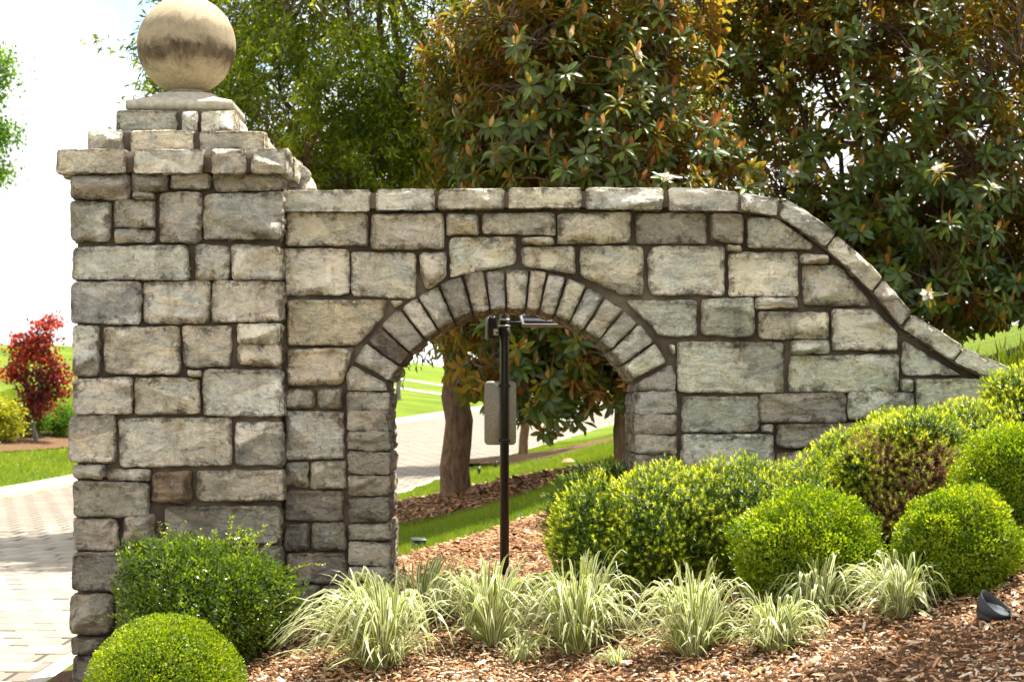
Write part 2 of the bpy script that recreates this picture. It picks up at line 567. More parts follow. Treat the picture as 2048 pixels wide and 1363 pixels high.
def bark_mat(name, a, b, scale=14):
    m, ns, ls, out = nodes_of(name)
    tc = ns.new('ShaderNodeTexCoord')
    mp = ns.new('ShaderNodeMapping'); mp.inputs['Scale'].default_value = (1, 1, .22)
    ls.new(tc.outputs['Object'], mp.inputs['Vector'])
    f = noise(ns, ls, mp.outputs[0], scale, 7, .7, .4)
    r = ramp(ns, [(.33, a), (.66, b)]); ls.new(f, r.inputs['Fac'])
    principled(ns, ls, out, r.outputs['Color'], .92, bump(ns, ls, f, .9, .03), .1)
    return m

M = {}
M['stone'] = stone_mat()
M['mortar'] = mortar_mat()
M['ball'] = ball_mat()
M['plinth'] = simple_mat('cast_stone_plinth', (.43, .385, .31), .9, .15, 0, 22, .3, .3)
M['paver'] = paver_mat()
M['paver_far'] = paver_mat('concrete_paver_far', True)
M['drive'] = drive_mat()
M['joint'] = simple_mat('sand_joint', (.13, .105, .07), .95, .1, 0, 60, .3, .4)
M['kerb'] = simple_mat('concrete_kerb', (.47, .42, .33), .9, .15, 0, 12, .2, .25)
M['lawn'] = lawn_mat()
M['mulch'] = mulch_mat()
M['chip'] = chip_mat()
M['grass'] = leaf_mat('grass_blade', [(0, (.07, .135, .006)), (.6, (.15, .225, .010)), (1, (.28, .31, .03))], (1.5, 1.4, .5), .4, .5, .3)
M['strap'] = strap_mat()
M['black'] = simple_mat('black_powder_coat', (.012, .010, .009), .38, .5, 0, 50, .3, .05)
M['blackplastic'] = simple_mat('black_plastic', (.022, .022, .024), .45, .4, 0, 80, .3, .1)
M['greenplastic'] = simple_mat('dark_green_plastic', (.025, .045, .03), .5, .4, 0, 60, .3, .1)
M['greyplastic'] = simple_mat('grey_plastic', (.30, .29, .27), .5, .4, 0, 30, .15, .05)
M['signback'] = simple_mat('weathered_aluminium', (.50, .48, .40), .6, .35, .2, 70, .3, .1)
M['steel'] = simple_mat('stainless_band', (.62, .60, .56), .3, .5, .9, 40, .1, .05)
M['white'] = simple_mat('white_label', (.75, .74, .70), .6, .3, 0, 60, .1, .05)
M['cell'] = simple_mat('solar_cell', (.035, .028, .045), .18, .6, 0, 20, .2, .02)
M['glass'] = simple_mat('lamp_lens', (.22, .25, .26), .2, .5, 0, 60, .2, .05)
M['bark'] = bark_mat('brown_bark', (.085, .05, .03), (.27, .175, .11))
M['twig'] = bark_mat('pale_twig_bark', (.10, .066, .04), (.26, .19, .13), 20)
M['magbark'] = bark_mat('magnolia_bark', (.05, .032, .02), (.16, .11, .072), 20)
M['greybark'] = bark_mat('grey_bark', (.10, .09, .08), (.26, .245, .22))
M['boxwood'] = leaf_mat('boxwood_leaf', [(0, (.04, .085, .004)), (.5, (.14, .215, .008)), (1, (.34, .38, .02))], (1.9, 1.9, .4), .45, .40, .4)
M['privet'] = leaf_mat('privet_leaf', [(0, (.022, .05, .006)), (.55, (.085, .14, .011)), (.9, (.21, .28, .025)), (1, (.38, .43, .05))], (1.7, 1.8, .4), .35, .22, .7)
M['yew'] = leaf_mat('yew_needle', [(0, (.018, .045, .005)), (.4, (.10, .165, .008)), (.7, (.32, .38, .018)), (1, (.60, .60, .05))], (1.7, 1.7, .4), .45, .42, .4)
M['dead'] = leaf_mat('dead_yew_needle', [(0, (.06, .032, .018)), (.3, (.22, .11, .06)), (.5, (.30, .18, .09)), (.62, (.12, .17, .02)), (1, (.34, .38, .03))], (1.4, 1.3, .6), .38, .7, .2)
M['magnolia'] = leaf_mat('magnolia_leaf', [(0, (.012, .036, .008)), (.6, (.036, .085, .012)), (1, (.12, .19, .02))], (1, 1, 1), .30, .32, .38,
    under=[(0, (.16, .055, .016)), (.6, (.27, .105, .026)), (1, (.34, .20, .05))], under_trans=(.62, .44, .04))
M['newleaf'] = leaf_mat('magnolia_young_leaf', [(0, (.33, .10, .02)), (.5, (.45, .22, .045)), (1, (.62, .48, .26))], (1.3, 1.0, .6), .35, .5, .4)
M['oak'] = leaf_mat('willow_oak_leaf', [(0, (.03, .06, .004)), (.55, (.10, .15, .008)), (1, (.26, .30, .02))], (2.2, 2.0, .35), .55, .32, .5)
M['maple'] = leaf_mat('red_maple_leaf', [(0, (.07, .014, .014)), (.5, (.26, .045, .022)), (1, (.62, .12, .03))], (2.4, 1.2, .7), .5, .4, .4)
M['treeleft'] = leaf_mat('bright_tree_leaf', [(0, (.035, .095, .008)), (.6, (.10, .20, .015)), (1, (.20, .30, .03))], (1.8, 1.8, .5), .45, .4, .4)
M['golden'] = leaf_mat('golden_shrub_leaf', [(0, (.22, .25, .015)), (.6, (.48, .48, .03)), (1, (.62, .6, .08))], (1.4, 1.3, .5), .45, .45, .4)
M['petal'] = leaf_mat('magnolia_petal', [(0, (.42, .27, .17)), (.4, (.72, .64, .52)), (1, (.85, .82, .76))], (1, .95, .8), .35, .5, .3)
# ------------------------------------------------------------------ terrain
def xnear(Y):                           # edge of the drive beside the gate
    Y = np.asarray(Y, float)
    ys = [-60, -10, 0, 4, 10, 16, 22, 32, 43, 54, 80, 120, 400]
    xs = [-4.2, -3.85, -3.66, -3.55, -3.15, -2.55, -1.8, -.45, 1.35, 3.15, 7.6, 15.0, 70.0]
    return np.interp(Y, ys, xs)
WD = 7.0                                # width of the drive

def zdrive(Y):
    Y = np.asarray(Y, float)
    return np.interp(Y, [-60, 0, 22, 40, 56, 75, 100, 150, 400], [-.9, 0.0, .68, 1.18, 1.62, 2.15, 2.6, 2.9, 2.9])

RS = [0, .5, 1.3, 2.1, 2.85, 4.0, 5.4, 7.3, 10, 14, 30]
RZ = [0, .03, .30, .52, .64, .71, 1.06, 1.48, 1.95, 2.4, 3.0]
def hgt(x, y):
    x = np.asarray(x, float); y = np.asarray(y, float)
    s = x - xnear(y)
    zd = zdrive(y)
    sr = np.maximum(s, 0)
    near = np.interp(sr, RS, RZ)
    far = .085 * sr + .20 * np.maximum(0, np.sqrt((sr - 1.6) ** 2 + .2) * .5 + (sr - 1.6) * .5)
    far = np.where(far > 3.0, 3.0 + (far - 3.0) * .2, far)
    k = smooth((y - .8) / 8.0)
    right = near * (1 - k) + far * k
    fade = np.interp(y, [-60, -16, -6, 0, 1], [.9, .8, .82, 0, 0])
    right = right - np.minimum(fade, right * .62) * smooth(sr / 1.5)
    t = np.maximum(-s - WD, 0)
    left = .10 * np.minimum(t, 60) + .05 * np.maximum(0, np.minimum(t - 4, 14)) + .11
    left = np.where(left > 2.6, 2.6 + (left - 2.6) * .10, left)
    cross = .022 * np.clip(s, -WD, 0) * (1 - smooth((y - 25) / 20))
    z = zd + cross
    z = np.where(s > 0, zd + right, z)
    z = np.where(s < -WD, zd + cross + left * smooth(t / .15), z)
    z = z + .05 * fbm(x * .6, y * .6, 5, 3) * smooth(np.abs(s + WD / 2) / WD - .55)
    return z

def ground_at(px, py, lo=6.0, hi=200.0):      # where the sight line of a photo pixel meets the ground
    ds = np.linspace(lo, hi, 6000)
    x = (px - VX) / F * ds
    z = ZC - (py - VY) / F * ds
    g = hgt(x, ds - D)
    i = np.argmax(g >= z)
    return (float(x[i]), float(ds[i] - D), float(g[i]))

def sheet(name, xs, ys, mat, dz=0.0, mask=None, under=None, parent=None, kind='structure'):
    X, Y = np.meshgrid(xs, ys)
    Z = hgt(X, Y) + dz
    if under is not None:
        Z = Z + under(X, Y)
    nx, ny = len(xs), len(ys)
    v = np.stack([X, Y, Z], -1).reshape(-1, 3)
    i = np.arange(nx * ny).reshape(ny, nx)
    q = np.stack([i[:-1, :-1], i[:-1, 1:], i[1:, 1:], i[1:, :-1]], -1).reshape(-1, 4)
    if mask is not None:
        cx = (X[:-1, :-1] + X[1:, 1:]) / 2; cy = (Y[:-1, :-1] + Y[1:, 1:]) / 2
        q = q[mask(cx, cy).reshape(-1)]
        used, inv = np.unique(q, return_inverse=True)
        v = v[used]; q = inv.reshape(-1, 4)
    o = obj(name, v, q, mat, parent, smooth_shade=True)
    if parent is None:
        o['kind'] = kind
    return o

def axis(*segs):
    out = []
    for a, b, st in segs:
        out += list(np.arange(a, b, st))
    out.append(segs[-1][1])
    return np.array(out)

def under_drive(X, Y):
    s = X - xnear(Y)
    return np.where((s < .05) & (s > -WD - .02), -.12, 0.0)
lawn = sheet('lawn', axis((-900, -100, 80), (-100, -30, 5), (-30, -12, .8), (-12, 10, .25), (10, 40, 1.5), (40, 120, 8), (120, 900, 80)),
             axis((-60, -10, 3), (-10, 32, .3), (32, 70, .6), (70, 120, 2), (120, 400, 20), (400, 1500, 100)), M['lawn'], 0.0, under=under_drive)

# the drive: a bedding sheet with pavers laid on it
def strip(name, s0, s1, ys, mat, dz, nS=8, uv=True, parent=None):
    S = np.linspace(s0, s1, nS)
    SS, YY = np.meshgrid(S, ys)
    XX = xnear(YY) + SS
    arc = np.concatenate([[0], np.cumsum(np.hypot(np.diff(xnear(ys)), np.diff(ys)))])
    Z = zdrive(YY) + .022 * np.clip(SS, -WD, 0) * (1 - smooth((YY - 25) / 20)) + dz
    v = np.stack([XX, YY, Z], -1).reshape(-1, 3)
    i = np.arange(len(ys) * nS).reshape(len(ys), nS)
    q = np.stack([i[:-1, :-1], i[:-1, 1:], i[1:, 1:], i[1:, :-1]], -1).reshape(-1, 4)
    U = np.stack([SS, np.repeat(arc[:, None], nS, 1)], -1).reshape(-1, 2)
    return obj(name, v, q, mat, parent, smooth_shade=True, uv=U)

ysd = axis((-60, 0, 2), (0, 60, .5), (60, 150, 2))
drive = strip('driveway', -WD, 0, ysd, M['drive'], -.012)
drive['kind'] = 'structure'

def kerb(name, sa, sb, ys, dz, h, mat=M['kerb']):
    prof = [(sa, -.1), (sa, h - .03), (sa + .03, h), (sb - .03, h), (sb, h - .03), (sb, -.1)]
    v = []
    for y in ys:
        for (s, z) in prof:
            c = -WD if s < -1 else 0.0
            v.append((float(xnear(y)) + s, y, float(zdrive(y)) + .022 * c * float(1 - smooth((y - 25) / 20)) + z + dz))
    n = len(prof)
    f = []
    for k in range(len(ys) - 1):
        for i in range(n - 1):
            f.append((k * n + i, k * n + i + 1, k * n + n + i + 1, k * n + n + i))
    o = obj(name, v, f, mat)
    o['kind'] = 'structure'
    return o
kerb('kerb', -WD - .34, -WD, axis((-10, 40, 1), (40, 110, 2)), 0, .15)
kerb('edging_strip', 0.0, .30, axis((-10, 40, 1), (40, 110, 2)), 0, .012)

# pavers one by one in the strip seen left of the pillar
PL, PW = .36, .50
paver_me = MB().box((0, 0, 0), (PL - .014, PW - .016, .05), bevel=.007)
pm = make_mesh('paver', paver_me.v, paver_me.f, M['paver'])
cand = []
nrow = int(44 / PW)
ysl = np.linspace(0, 34, 4000)
arc = np.concatenate([[0], np.cumsum(np.hypot(np.diff(xnear(ysl)), np.diff(ysl)))])
for r in range(nrow):
    a = (r + .5) * PW
    y0 = float(np.interp(a, arc, ysl))
    if y0 > 31: break
    ang = math.atan2(float(xnear(y0 + .2) - xnear(y0 - .2)), .4)
    for k in range(int(WD / PL) + 1):
        s = -(k + (.5 if r % 2 else 0.0) + .25) * PL
        if s < -WD + .15 or s > -.15: continue
        x = float(xnear(y0)) + s * cos(ang); y = y0 - s * sin(ang)
        d = y + D
        px = VX + F * x / d
        z = float(zdrive(y0)) + .022 * s * float(1 - smooth((y0 - 25) / 20))
        if -60 < px < 190:
            cand.append((d, x, y, z, ang))
cand.sort()
for k, (d, x, y, z, ang) in enumerate(cand[:300]):
    o = bpy.data.objects.new('paver', pm)
    link(o, drive)
    o.location = (x, y, z - .025 + random.uniform(-.003, .003))
    o.rotation_euler = (.031 + random.uniform(-.006, .006), random.uniform(-.006, .006), -ang)
rest = cand[300:]
if rest:
    pv = np.array(paver_me.v)
    V = []; Fc = []; T = []
    for k, (d, x, y, z, ang) in enumerate(rest):
        c, s_ = cos(-ang), sin(-ang)
        V.append(np.stack([pv[:, 0] * c - pv[:, 1] * s_ + x, pv[:, 0] * s_ + pv[:, 1] * c + y, pv[:, 2] + z - .025 + random.uniform(-.003, .003)], -1))
        Fc += [[i + k * len(pv) for i in f] for f in paver_me.f]
        T += [random.random()] * len(pv)
    o = obj('distant_pavers', np.concatenate(V), Fc, M['paver_far'], drive, tint=T)
    o['kind'] = 'stuff'

# mulch beds
def bed_mask(x, y):
    s = x - xnear(y)
    back = np.interp(x, [-4, -2.4, -1.2, .6, 2, 8, 14], [2.2, 3.4, 5.6, 7.7, 8.4, 9.5, 10]) + .35 * fbm(x * 1.3, y * .4, 3, 3)
    return (s > .27) & (y < back) & (y > -9.5) & (x < 9)
def ring_mask(cx, cy, rx, ry, seed):
    return lambda x, y: ((x - cx) / rx) ** 2 + ((y - cy) / ry) ** 2 < 1 + .5 * fbm(x * 1.2, y * 1.2, seed, 3)
OAK = ground_at(910, 1010)
FAR = ground_at(1042, 920)
MAP = ground_at(76, 884)
ringA = ring_mask(OAK[0] + .3, OAK[1] - .4, 1.75, 2.7, 4)
ringB = ring_mask(FAR[0] + 1.4, FAR[1] + .3, 3.0, 3.0, 5)
sheet('mulch_bed', axis((-3.6, 9, .07)), axis((-9.5, 11, .07)), M['mulch'], .022, bed_mask, under=lambda X, Y: .02 * fbm(X * 6, Y * 6, 9, 3))
sheet('mulch_ring', axis((OAK[0] - 3, OAK[0] + 3.5, .1)), axis((OAK[1] - 5, OAK[1] + 4, .1)), M['mulch'], .03, ringA,
      under=lambda X, Y: .13 * np.clip(1 - ((X - OAK[0]) / 1.7) ** 2 - ((Y - OAK[1]) / 3.2) ** 2, 0, 1))
sheet('mulch_ring', axis((FAR[0] - 4, FAR[0] + 6, .15)), axis((FAR[1] - 4, FAR[1] + 5, .15)), M['mulch'], .03, ringB,
      under=lambda X, Y: .10 * np.clip(1 - ((X - FAR[0]) / 2.5) ** 2 - ((Y - FAR[1]) / 2.5) ** 2, 0, 1))
def ringC(x, y):                              # bed on the far side of the drive
    t = -(x - xnear(y)) - WD
    return (t > 2.7 + .3 * np.sin(y * .9)) & (t < 6.4 + .6 * np.sin(y * .5)) & (y > MAP[1] - 9) & (y < MAP[1] + 9)
sheet('mulch_bed', axis((MAP[0] - 8, MAP[0] + 8, .15)), axis((MAP[1] - 9, MAP[1] + 9, .15)), M['mulch'], .03, ringC)

def path_strip(name, ya, yb):
    o = strip(name, -WD - 40, -WD - .5, np.array([ya, yb]), M['kerb'], 0, 60)
    me = o.data
    for v in me.vertices:
        v.co.z = float(hgt(v.co.x, v.co.y)) + .03
    o['kind'] = 'structure'
    return o

# bark chips
def chips(name, xr, yr, n, mask, size=(.025, .065), lift=.03, extra=None, bright=1.0):
    x = rng.uniform(*xr, n * 2); y = rng.uniform(*yr, n * 2)
    ok = mask(x, y)
    x, y = x[ok][:n], y[ok][:n]
    n = len(x)
    z = hgt(x, y) + lift + rng.uniform(-.004, .022, n)
    if extra is not None: z = z + extra(x, y)
    L = rng.uniform(*size, n) * rng.choice([.5, 1, 1.5, 2.4], n, p=[.4, .35, .17, .08]); W = L * rng.uniform(.18, .5, n); H = rng.uniform(.003, .009, n)
    a = rng.uniform(0, 2 * pi, n)
    tilt = rng.normal(0, .33, (n, 2))
    ax = unit(np.stack([np.cos(a), np.sin(a), tilt[:, 0]], -1))
    ay = unit(np.stack([-np.sin(a), np.cos(a), tilt[:, 1]], -1))
    nz = unit(np.cross(ax, ay))
    c = np.stack([x, y, z], -1)
    cor = []
    for (u, v, w, tp) in ((-1, -1, 0, 1), (1, -.7, 0, 1), (1, .7, 0, 1), (-1, 1, 0, 1), (-.8, -.8, 1, 1), (.85, -.5, 1, 1), (.85, .5, 1, 1), (-.8, .75, 1, 1)):
        cor.append(c + ax * (L * u / 2)[:, None] + ay * (W * v / 2)[:, None] + nz * (H * w)[:, None])
    V = np.stack(cor, 1).reshape(-1, 3)
    base = (np.arange(n) * 8)[:, None]
    q = np.array([[4, 5, 6, 7], [0, 1, 5, 4], [1, 2, 6, 5], [2, 3, 7, 6], [3, 0, 4, 7]])
    Fq = (base[:, None, :] + q[None]).reshape(-1, 4)
    t = np.clip(rng.beta(1.4, 1.7, n) * bright + .5 * fbm(x * 1.7, y * 1.7, 12, 3), 0, 1)
    o = obj(name, V, Fq, M['chip'], None, tint=np.repeat(t, 8))
    return o
ch = chips('mulch_chips', (-3.3, 4.4), (-7.0, .3), 75000, bed_mask, (.013, .042))
tag(ch, 'loose brown bark chips covering the bed in front of the wall', 'mulch', kind='stuff')
ch = chips('mulch_chips', (-2.2, 2.6), (.3, 10), 20000, bed_mask, (.02, .055), bright=.72)  # bright darkens this redder bark, partly painting in the shade behind the arch
tag(ch, 'reddish bark chips on the slope seen through the arch', 'mulch', kind='stuff')
ch = chips('mulch_chips', (OAK[0] - 2.2, OAK[0] + 2.6), (OAK[1] - 4.5, OAK[1] + 3.5), 5000, ringA, (.04, .1), .04,
           lambda X, Y: .13 * np.clip(1 - ((X - OAK[0]) / 1.7) ** 2 - ((Y - OAK[1]) / 3.2) ** 2, 0, 1), .8)
tag(ch, 'dark bark chips ringing the thick trunk behind the arch', 'mulch', kind='stuff')

# grass blades
def blades(name, xr, yr, n, mask, h=(.04, .08), w=.006, label=''):
    x = rng.uniform(*xr, n * 2); y = rng.uniform(*yr, n * 2)
    ok = mask(x, y)
    x, y = x[ok][:n], y[ok][:n]; n = len(x)
    z = hgt(x, y)
    a = rng.uniform(0, 2 * pi, n); H = rng.uniform(*h, n) * (.75 + .6 * vnoise(x * 2, y * 2, 3))
    side = np.stack([np.cos(a), np.sin(a), np.zeros(n)], -1) * w * .5
    lean = np.stack([rng.normal(0, .45, n), rng.normal(0, .45, n), np.ones(n)], -1) * H[:, None]
    c = np.stack([x, y, z - .005], -1)
    V = np.stack([c - side, c + side, c + lean], 1).reshape(-1, 3)
    t = np.clip(.25 + .5 * fbm(x * .8, y * .8, 8, 3) + rng.uniform(0, .6, n), 0, 1)
    o = obj(name, V, np.arange(n * 3).reshape(-1, 3), M['grass'], None, tint=np.repeat(t, 3))
    return tag(o, label, 'grass', kind='stuff')
def lawn_mask(x, y):
    s = x - xnear(y)
    return (s > .32) & ~bed_mask(x, y) & ~ringA(x, y) & ~ringB(x, y)
blades('lawn_grass', (-3.2, 4.5), (4, 16), 70000, lawn_mask, (.05, .10), .009, 'short green lawn between the two mulch areas behind the arch')
blades('lawn_grass', (-2.5, 6), (16, 40), 70000, lawn_mask, (.05, .10), .014, 'sunlit lawn sloping down to the drive behind the arch')
def far_lawn(x, y):
    t = -(x - xnear(y)) - WD
    return (t > .36) & ~ringC(x, y)
blades('lawn_grass', (-14, -6), (16, 50), 60000, far_lawn, (.05, .09), .02, 'bright lawn along the far kerb left of the pillar')
# ------------------------------------------------------------------ stonework
GATE_PILLAR = thing('gate_pillar', 'tall square limestone pillar with stepped cap and round ball on top', 'pillar', (-2.33, .75, 0))
WALL = thing('arched_wall', 'pale rock-faced stone wall with arched opening and sloping coping', 'wall', (1.0, .55, 0))

def reparent(o, parent):                    # keep world position under an Empty that is moved
    o.parent = parent
    o.matrix_parent_inverse = parent.matrix_world.inverted()
bpy.context.view_layer.update()

def round_poly(pts, r, step):
    pts = np.array(pts, float)
    n = len(pts)
    out = []
    for i in range(n):
        p0, p, p1 = pts[i - 1], pts[i], pts[(i + 1) % n]
        a = p0 - p; b = p1 - p
        la, lb = np.linalg.norm(a), np.linalg.norm(b)
        rr = min(r * random.uniform(.4, 1.5), la * .35, lb * .35)
        q0 = p + a / la * rr; q1 = p + b / lb * rr
        for t in (0, .33, .67, 1):
            out.append((1 - t) ** 2 * q0 + 2 * t * (1 - t) * p + t * t * q1)
    out = np.array(out)
    seg = np.linalg.norm(np.roll(out, -1, 0) - out, axis=1)
    cum = np.concatenate([[0], np.cumsum(seg)])
    m = max(16, int(cum[-1] / step))
    s = np.linspace(0, cum[-1], m, endpoint=False)
    cl = np.vstack([out, out[:1]])
    return np.stack([np.interp(s, cum, cl[:, 0]), np.interp(s, cum, cl[:, 1])], -1)

_seed = [100]
def stone_at(name, pts, frame, prot, depth, col, parent, step=.022, r=.034, edge=.075, rough=1.0, nd=1, jag=.011, taper=0.0, lean=0.0):
    """rock-faced block: outline pts in the (u, v) plane of frame = (origin, U, V, Nout); the face bulges by prot and the block runs back by depth."""
    _seed[0] += 1
    sd = _seed[0]
    rg = np.random.default_rng(sd)
    O, U, V, W = [np.array(a, float) for a in frame]
    b = round_poly(pts, r, step)
    area = .5 * np.sum(b[:, 0] * np.roll(b[:, 1], -1) - np.roll(b[:, 0], -1) * b[:, 1])
    if area < 0: b = b[::-1]
    c = b.mean(0)
    rad = b - c
    nb = len(b)
    jn = fbm(b[:, 0] * 16, b[:, 1] * 16, sd, 3) * 2
    b = c + rad * (1 + jn[:, None] * jag / np.linalg.norm(rad, axis=1, keepdims=True))
    rad = b - c
    mr = np.linalg.norm(rad, axis=1).max()
    nr = int(np.clip(mr / .022, 5, 17))
    ts = [1.0] + list(1 - (np.arange(1, nr) / nr) ** 1.15)
    pos = [c + rad * t for t in ts]
    allp = np.concatenate(pos + [c[None]])
    dist = np.min(np.linalg.norm(allp[:, None, :] - b[None, :, :], axis=2), axis=1)
    inr = dist.max()
    e = min(edge, inr * .75)
    edge_n = e * (1 + .7 * fbm(allp[:, 0] * 9, allp[:, 1] * 9, sd + 5, 2))
    h = prot * np.sin(np.clip(dist / edge_n, 0, 1) * pi / 2) ** .8
    # chisel facets
    size = b.max(0) - b.min(0)
    k = 4 + int(size.max() * 7)
    q = b.min(0) + rg.random((k, 2)) * size
    g = rg.normal(0, .50, (k, 2)) * np.array([.8, 1.15]); o_ = rg.uniform(0, .05, k)
    wx = allp[:, 0] + .03 * fbm(allp[:, 0] * 11, allp[:, 1] * 11, sd + 3, 3); wy = allp[:, 1] + .03 * fbm(allp[:, 0] * 11, allp[:, 1] * 11, sd + 4, 3)
    pl = o_[None] + (wx[:, None] - q[None, :, 0]) * g[None, :, 0] + (wy[:, None] - q[None, :, 1]) * g[None, :, 1]
    fac = np.clip(pl.min(1) * .7 + np.sort(pl, axis=1)[:, :2].mean(1) * .3, -.07, .035)
    shade = rg.random(k); fid = pl.argmin(1)
    led = fbm(allp[:, 0] * 3, allp[:, 1] * 14, sd + 7, 3)
    led = np.round(led * 8) / 8 * .6 + led * .4
    win = smooth(dist / (e * .9))
    h = h + win * rough * (fac * 1.25 + .036 * led + .026 * fbm(allp[:, 0] * 20, allp[:, 1] * 20, sd + 9, 4))
    h = h - lean * np.clip((allp[:, 1] - c[1]) / max(size[1], .01), 0, 1) * size[1]
    h = np.maximum(h, (-.012 if lean else .004) + .012 * win * (1 + 2 * fbm(allp[:, 0] * 15, allp[:, 1] * 15, sd + 11, 3)) - .002)
    P3 = O + allp[:, :1] * U + allp[:, 1:] * V + h[:, None] * W
    verts = [P3]
    faces = []
    for i in range(nr - 1):
        a = np.arange(nb); a2 = (a + 1) % nb
        faces.append(np.stack([i * nb + a, i * nb + a2, (i + 1) * nb + a2, (i + 1) * nb + a], -1))
    ce = nr * nb
    a = np.arange(nb); a2 = (a + 1) % nb
    tri = np.stack([(nr - 1) * nb + a, (nr - 1) * nb + a2, np.full(nb, ce)], -1)
    off = nr * nb + 1
    prev = np.arange(nb)
    for d_ in range(1, nd + 1):
        dd = depth * d_ / nd
        bb = b
        if nd > 1:
            nn = fbm(np.arange(nb) * .9 + 3, np.full(nb, dd * 14.0), sd + 20, 3)
            bb = c + rad * (1 + (nn * .055 * rough)[:, None] / np.maximum(np.linalg.norm(rad, axis=1, keepdims=True), .05) * (1 if d_ < nd else .3))
        if taper: bb = c + (bb - c) * (1 - taper * d_ / nd)
        verts.append(O + bb[:, :1] * U + bb[:, 1:] * V - dd * W)
        cur = off + (d_ - 1) * nb + np.arange(nb)
        faces.append(np.stack([cur, np.roll(cur, -1), np.roll(prev, -1), prev], -1))
        prev = cur
    V3 = np.concatenate(verts)
    cen = O + c[0] * U + c[1] * V
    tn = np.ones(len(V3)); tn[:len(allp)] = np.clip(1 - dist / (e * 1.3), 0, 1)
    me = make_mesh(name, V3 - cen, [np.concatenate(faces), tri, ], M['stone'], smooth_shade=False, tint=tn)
    ft = np.full(len(V3), .5, np.float32); ft[:len(allp)] = np.clip(shade[fid] * .85 + .25 * led + .1, 0, 1)
    fat = me.attributes.new('facet', 'FLOAT', 'POINT'); fat.data.foreach_set('value', ft)
    # soft shading except across strong creases
    me.polygons.foreach_set('use_smooth', np.ones(len(me.polygons), bool))
    try:
        me.set_sharp_from_angle(angle=radians(16))
    except Exception:
        pass
    o = bpy.data.objects.new(name, me)
    link(o)
    o.location = cen
    o.color = (*col, 1)
    reparent(o, parent)
    return o

def front(Y):
    return ((0, Y, 0), (1, 0, 0), (0, 0, 1), (0, -1, 0))

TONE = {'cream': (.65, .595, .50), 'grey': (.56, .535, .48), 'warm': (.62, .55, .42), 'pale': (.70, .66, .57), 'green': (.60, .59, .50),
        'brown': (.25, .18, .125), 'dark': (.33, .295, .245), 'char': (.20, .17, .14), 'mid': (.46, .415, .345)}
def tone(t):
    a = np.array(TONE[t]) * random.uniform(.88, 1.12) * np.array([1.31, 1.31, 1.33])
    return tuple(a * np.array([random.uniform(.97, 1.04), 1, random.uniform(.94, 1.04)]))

def rect(x0, y0, x1, y1, j=3.2):
    return [(x0 + random.uniform(-j, j) * .5, y0 + random.uniform(-j, j)), (x1 + random.uniform(-j, j) * .5, y0 + random.uniform(-j, j)),
            (x1 + random.uniform(-j, j) * .5, y1 + random.uniform(-j, j)), (x0 + random.uniform(-j, j) * .5, y1 + random.uniform(-j, j))]

def wall_stone(parent, poly, Y, t, prot=.05, depth=.12, name='stone', **kw):
    if len(poly) == 4 and not hasattr(poly[0], '__len__'):
        poly = rect(*poly)
    if name == 'stone': Y = Y + random.uniform(-.03, .008)
    pts = [P(a, b, Y) for (a, b) in poly]
    return stone_at(name, pts, front(Y), prot, depth, tone(t), parent, **kw)

def grow(r, g=1.5):
    return (r[0] - g, r[1] - g, r[2] + g, r[3] + g)

# ---- pillar shaft
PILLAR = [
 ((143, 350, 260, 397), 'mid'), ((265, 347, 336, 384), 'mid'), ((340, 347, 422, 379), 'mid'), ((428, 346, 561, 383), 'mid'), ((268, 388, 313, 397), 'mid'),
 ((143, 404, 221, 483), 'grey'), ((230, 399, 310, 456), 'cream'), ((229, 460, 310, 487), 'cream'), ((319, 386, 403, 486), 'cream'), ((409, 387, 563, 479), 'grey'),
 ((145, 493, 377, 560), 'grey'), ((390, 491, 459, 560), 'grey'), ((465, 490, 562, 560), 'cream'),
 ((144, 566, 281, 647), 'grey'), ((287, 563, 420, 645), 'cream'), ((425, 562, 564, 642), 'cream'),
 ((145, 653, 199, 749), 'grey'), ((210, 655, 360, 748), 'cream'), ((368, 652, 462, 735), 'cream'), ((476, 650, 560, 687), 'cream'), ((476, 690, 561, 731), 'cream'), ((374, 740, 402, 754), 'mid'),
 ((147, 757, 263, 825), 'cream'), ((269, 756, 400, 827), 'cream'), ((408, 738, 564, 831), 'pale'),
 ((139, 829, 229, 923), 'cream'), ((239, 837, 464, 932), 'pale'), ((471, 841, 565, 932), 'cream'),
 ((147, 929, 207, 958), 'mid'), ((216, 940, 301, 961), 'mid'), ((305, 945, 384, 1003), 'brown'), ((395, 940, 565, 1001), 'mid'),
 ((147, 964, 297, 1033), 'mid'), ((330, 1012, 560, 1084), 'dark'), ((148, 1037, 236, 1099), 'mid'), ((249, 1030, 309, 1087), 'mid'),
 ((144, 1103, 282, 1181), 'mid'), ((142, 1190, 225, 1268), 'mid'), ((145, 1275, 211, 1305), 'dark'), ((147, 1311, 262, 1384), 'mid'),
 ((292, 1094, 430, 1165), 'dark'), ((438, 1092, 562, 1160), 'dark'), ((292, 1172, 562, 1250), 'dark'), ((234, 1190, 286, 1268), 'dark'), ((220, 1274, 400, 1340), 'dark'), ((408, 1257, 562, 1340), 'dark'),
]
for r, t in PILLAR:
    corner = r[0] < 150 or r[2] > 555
    wall_stone(GATE_PILLAR, grow(r, 1.2), 0.0, t, prot=random.uniform(.06, .10), depth=.34 if corner else .12, nd=5 if corner else 1)

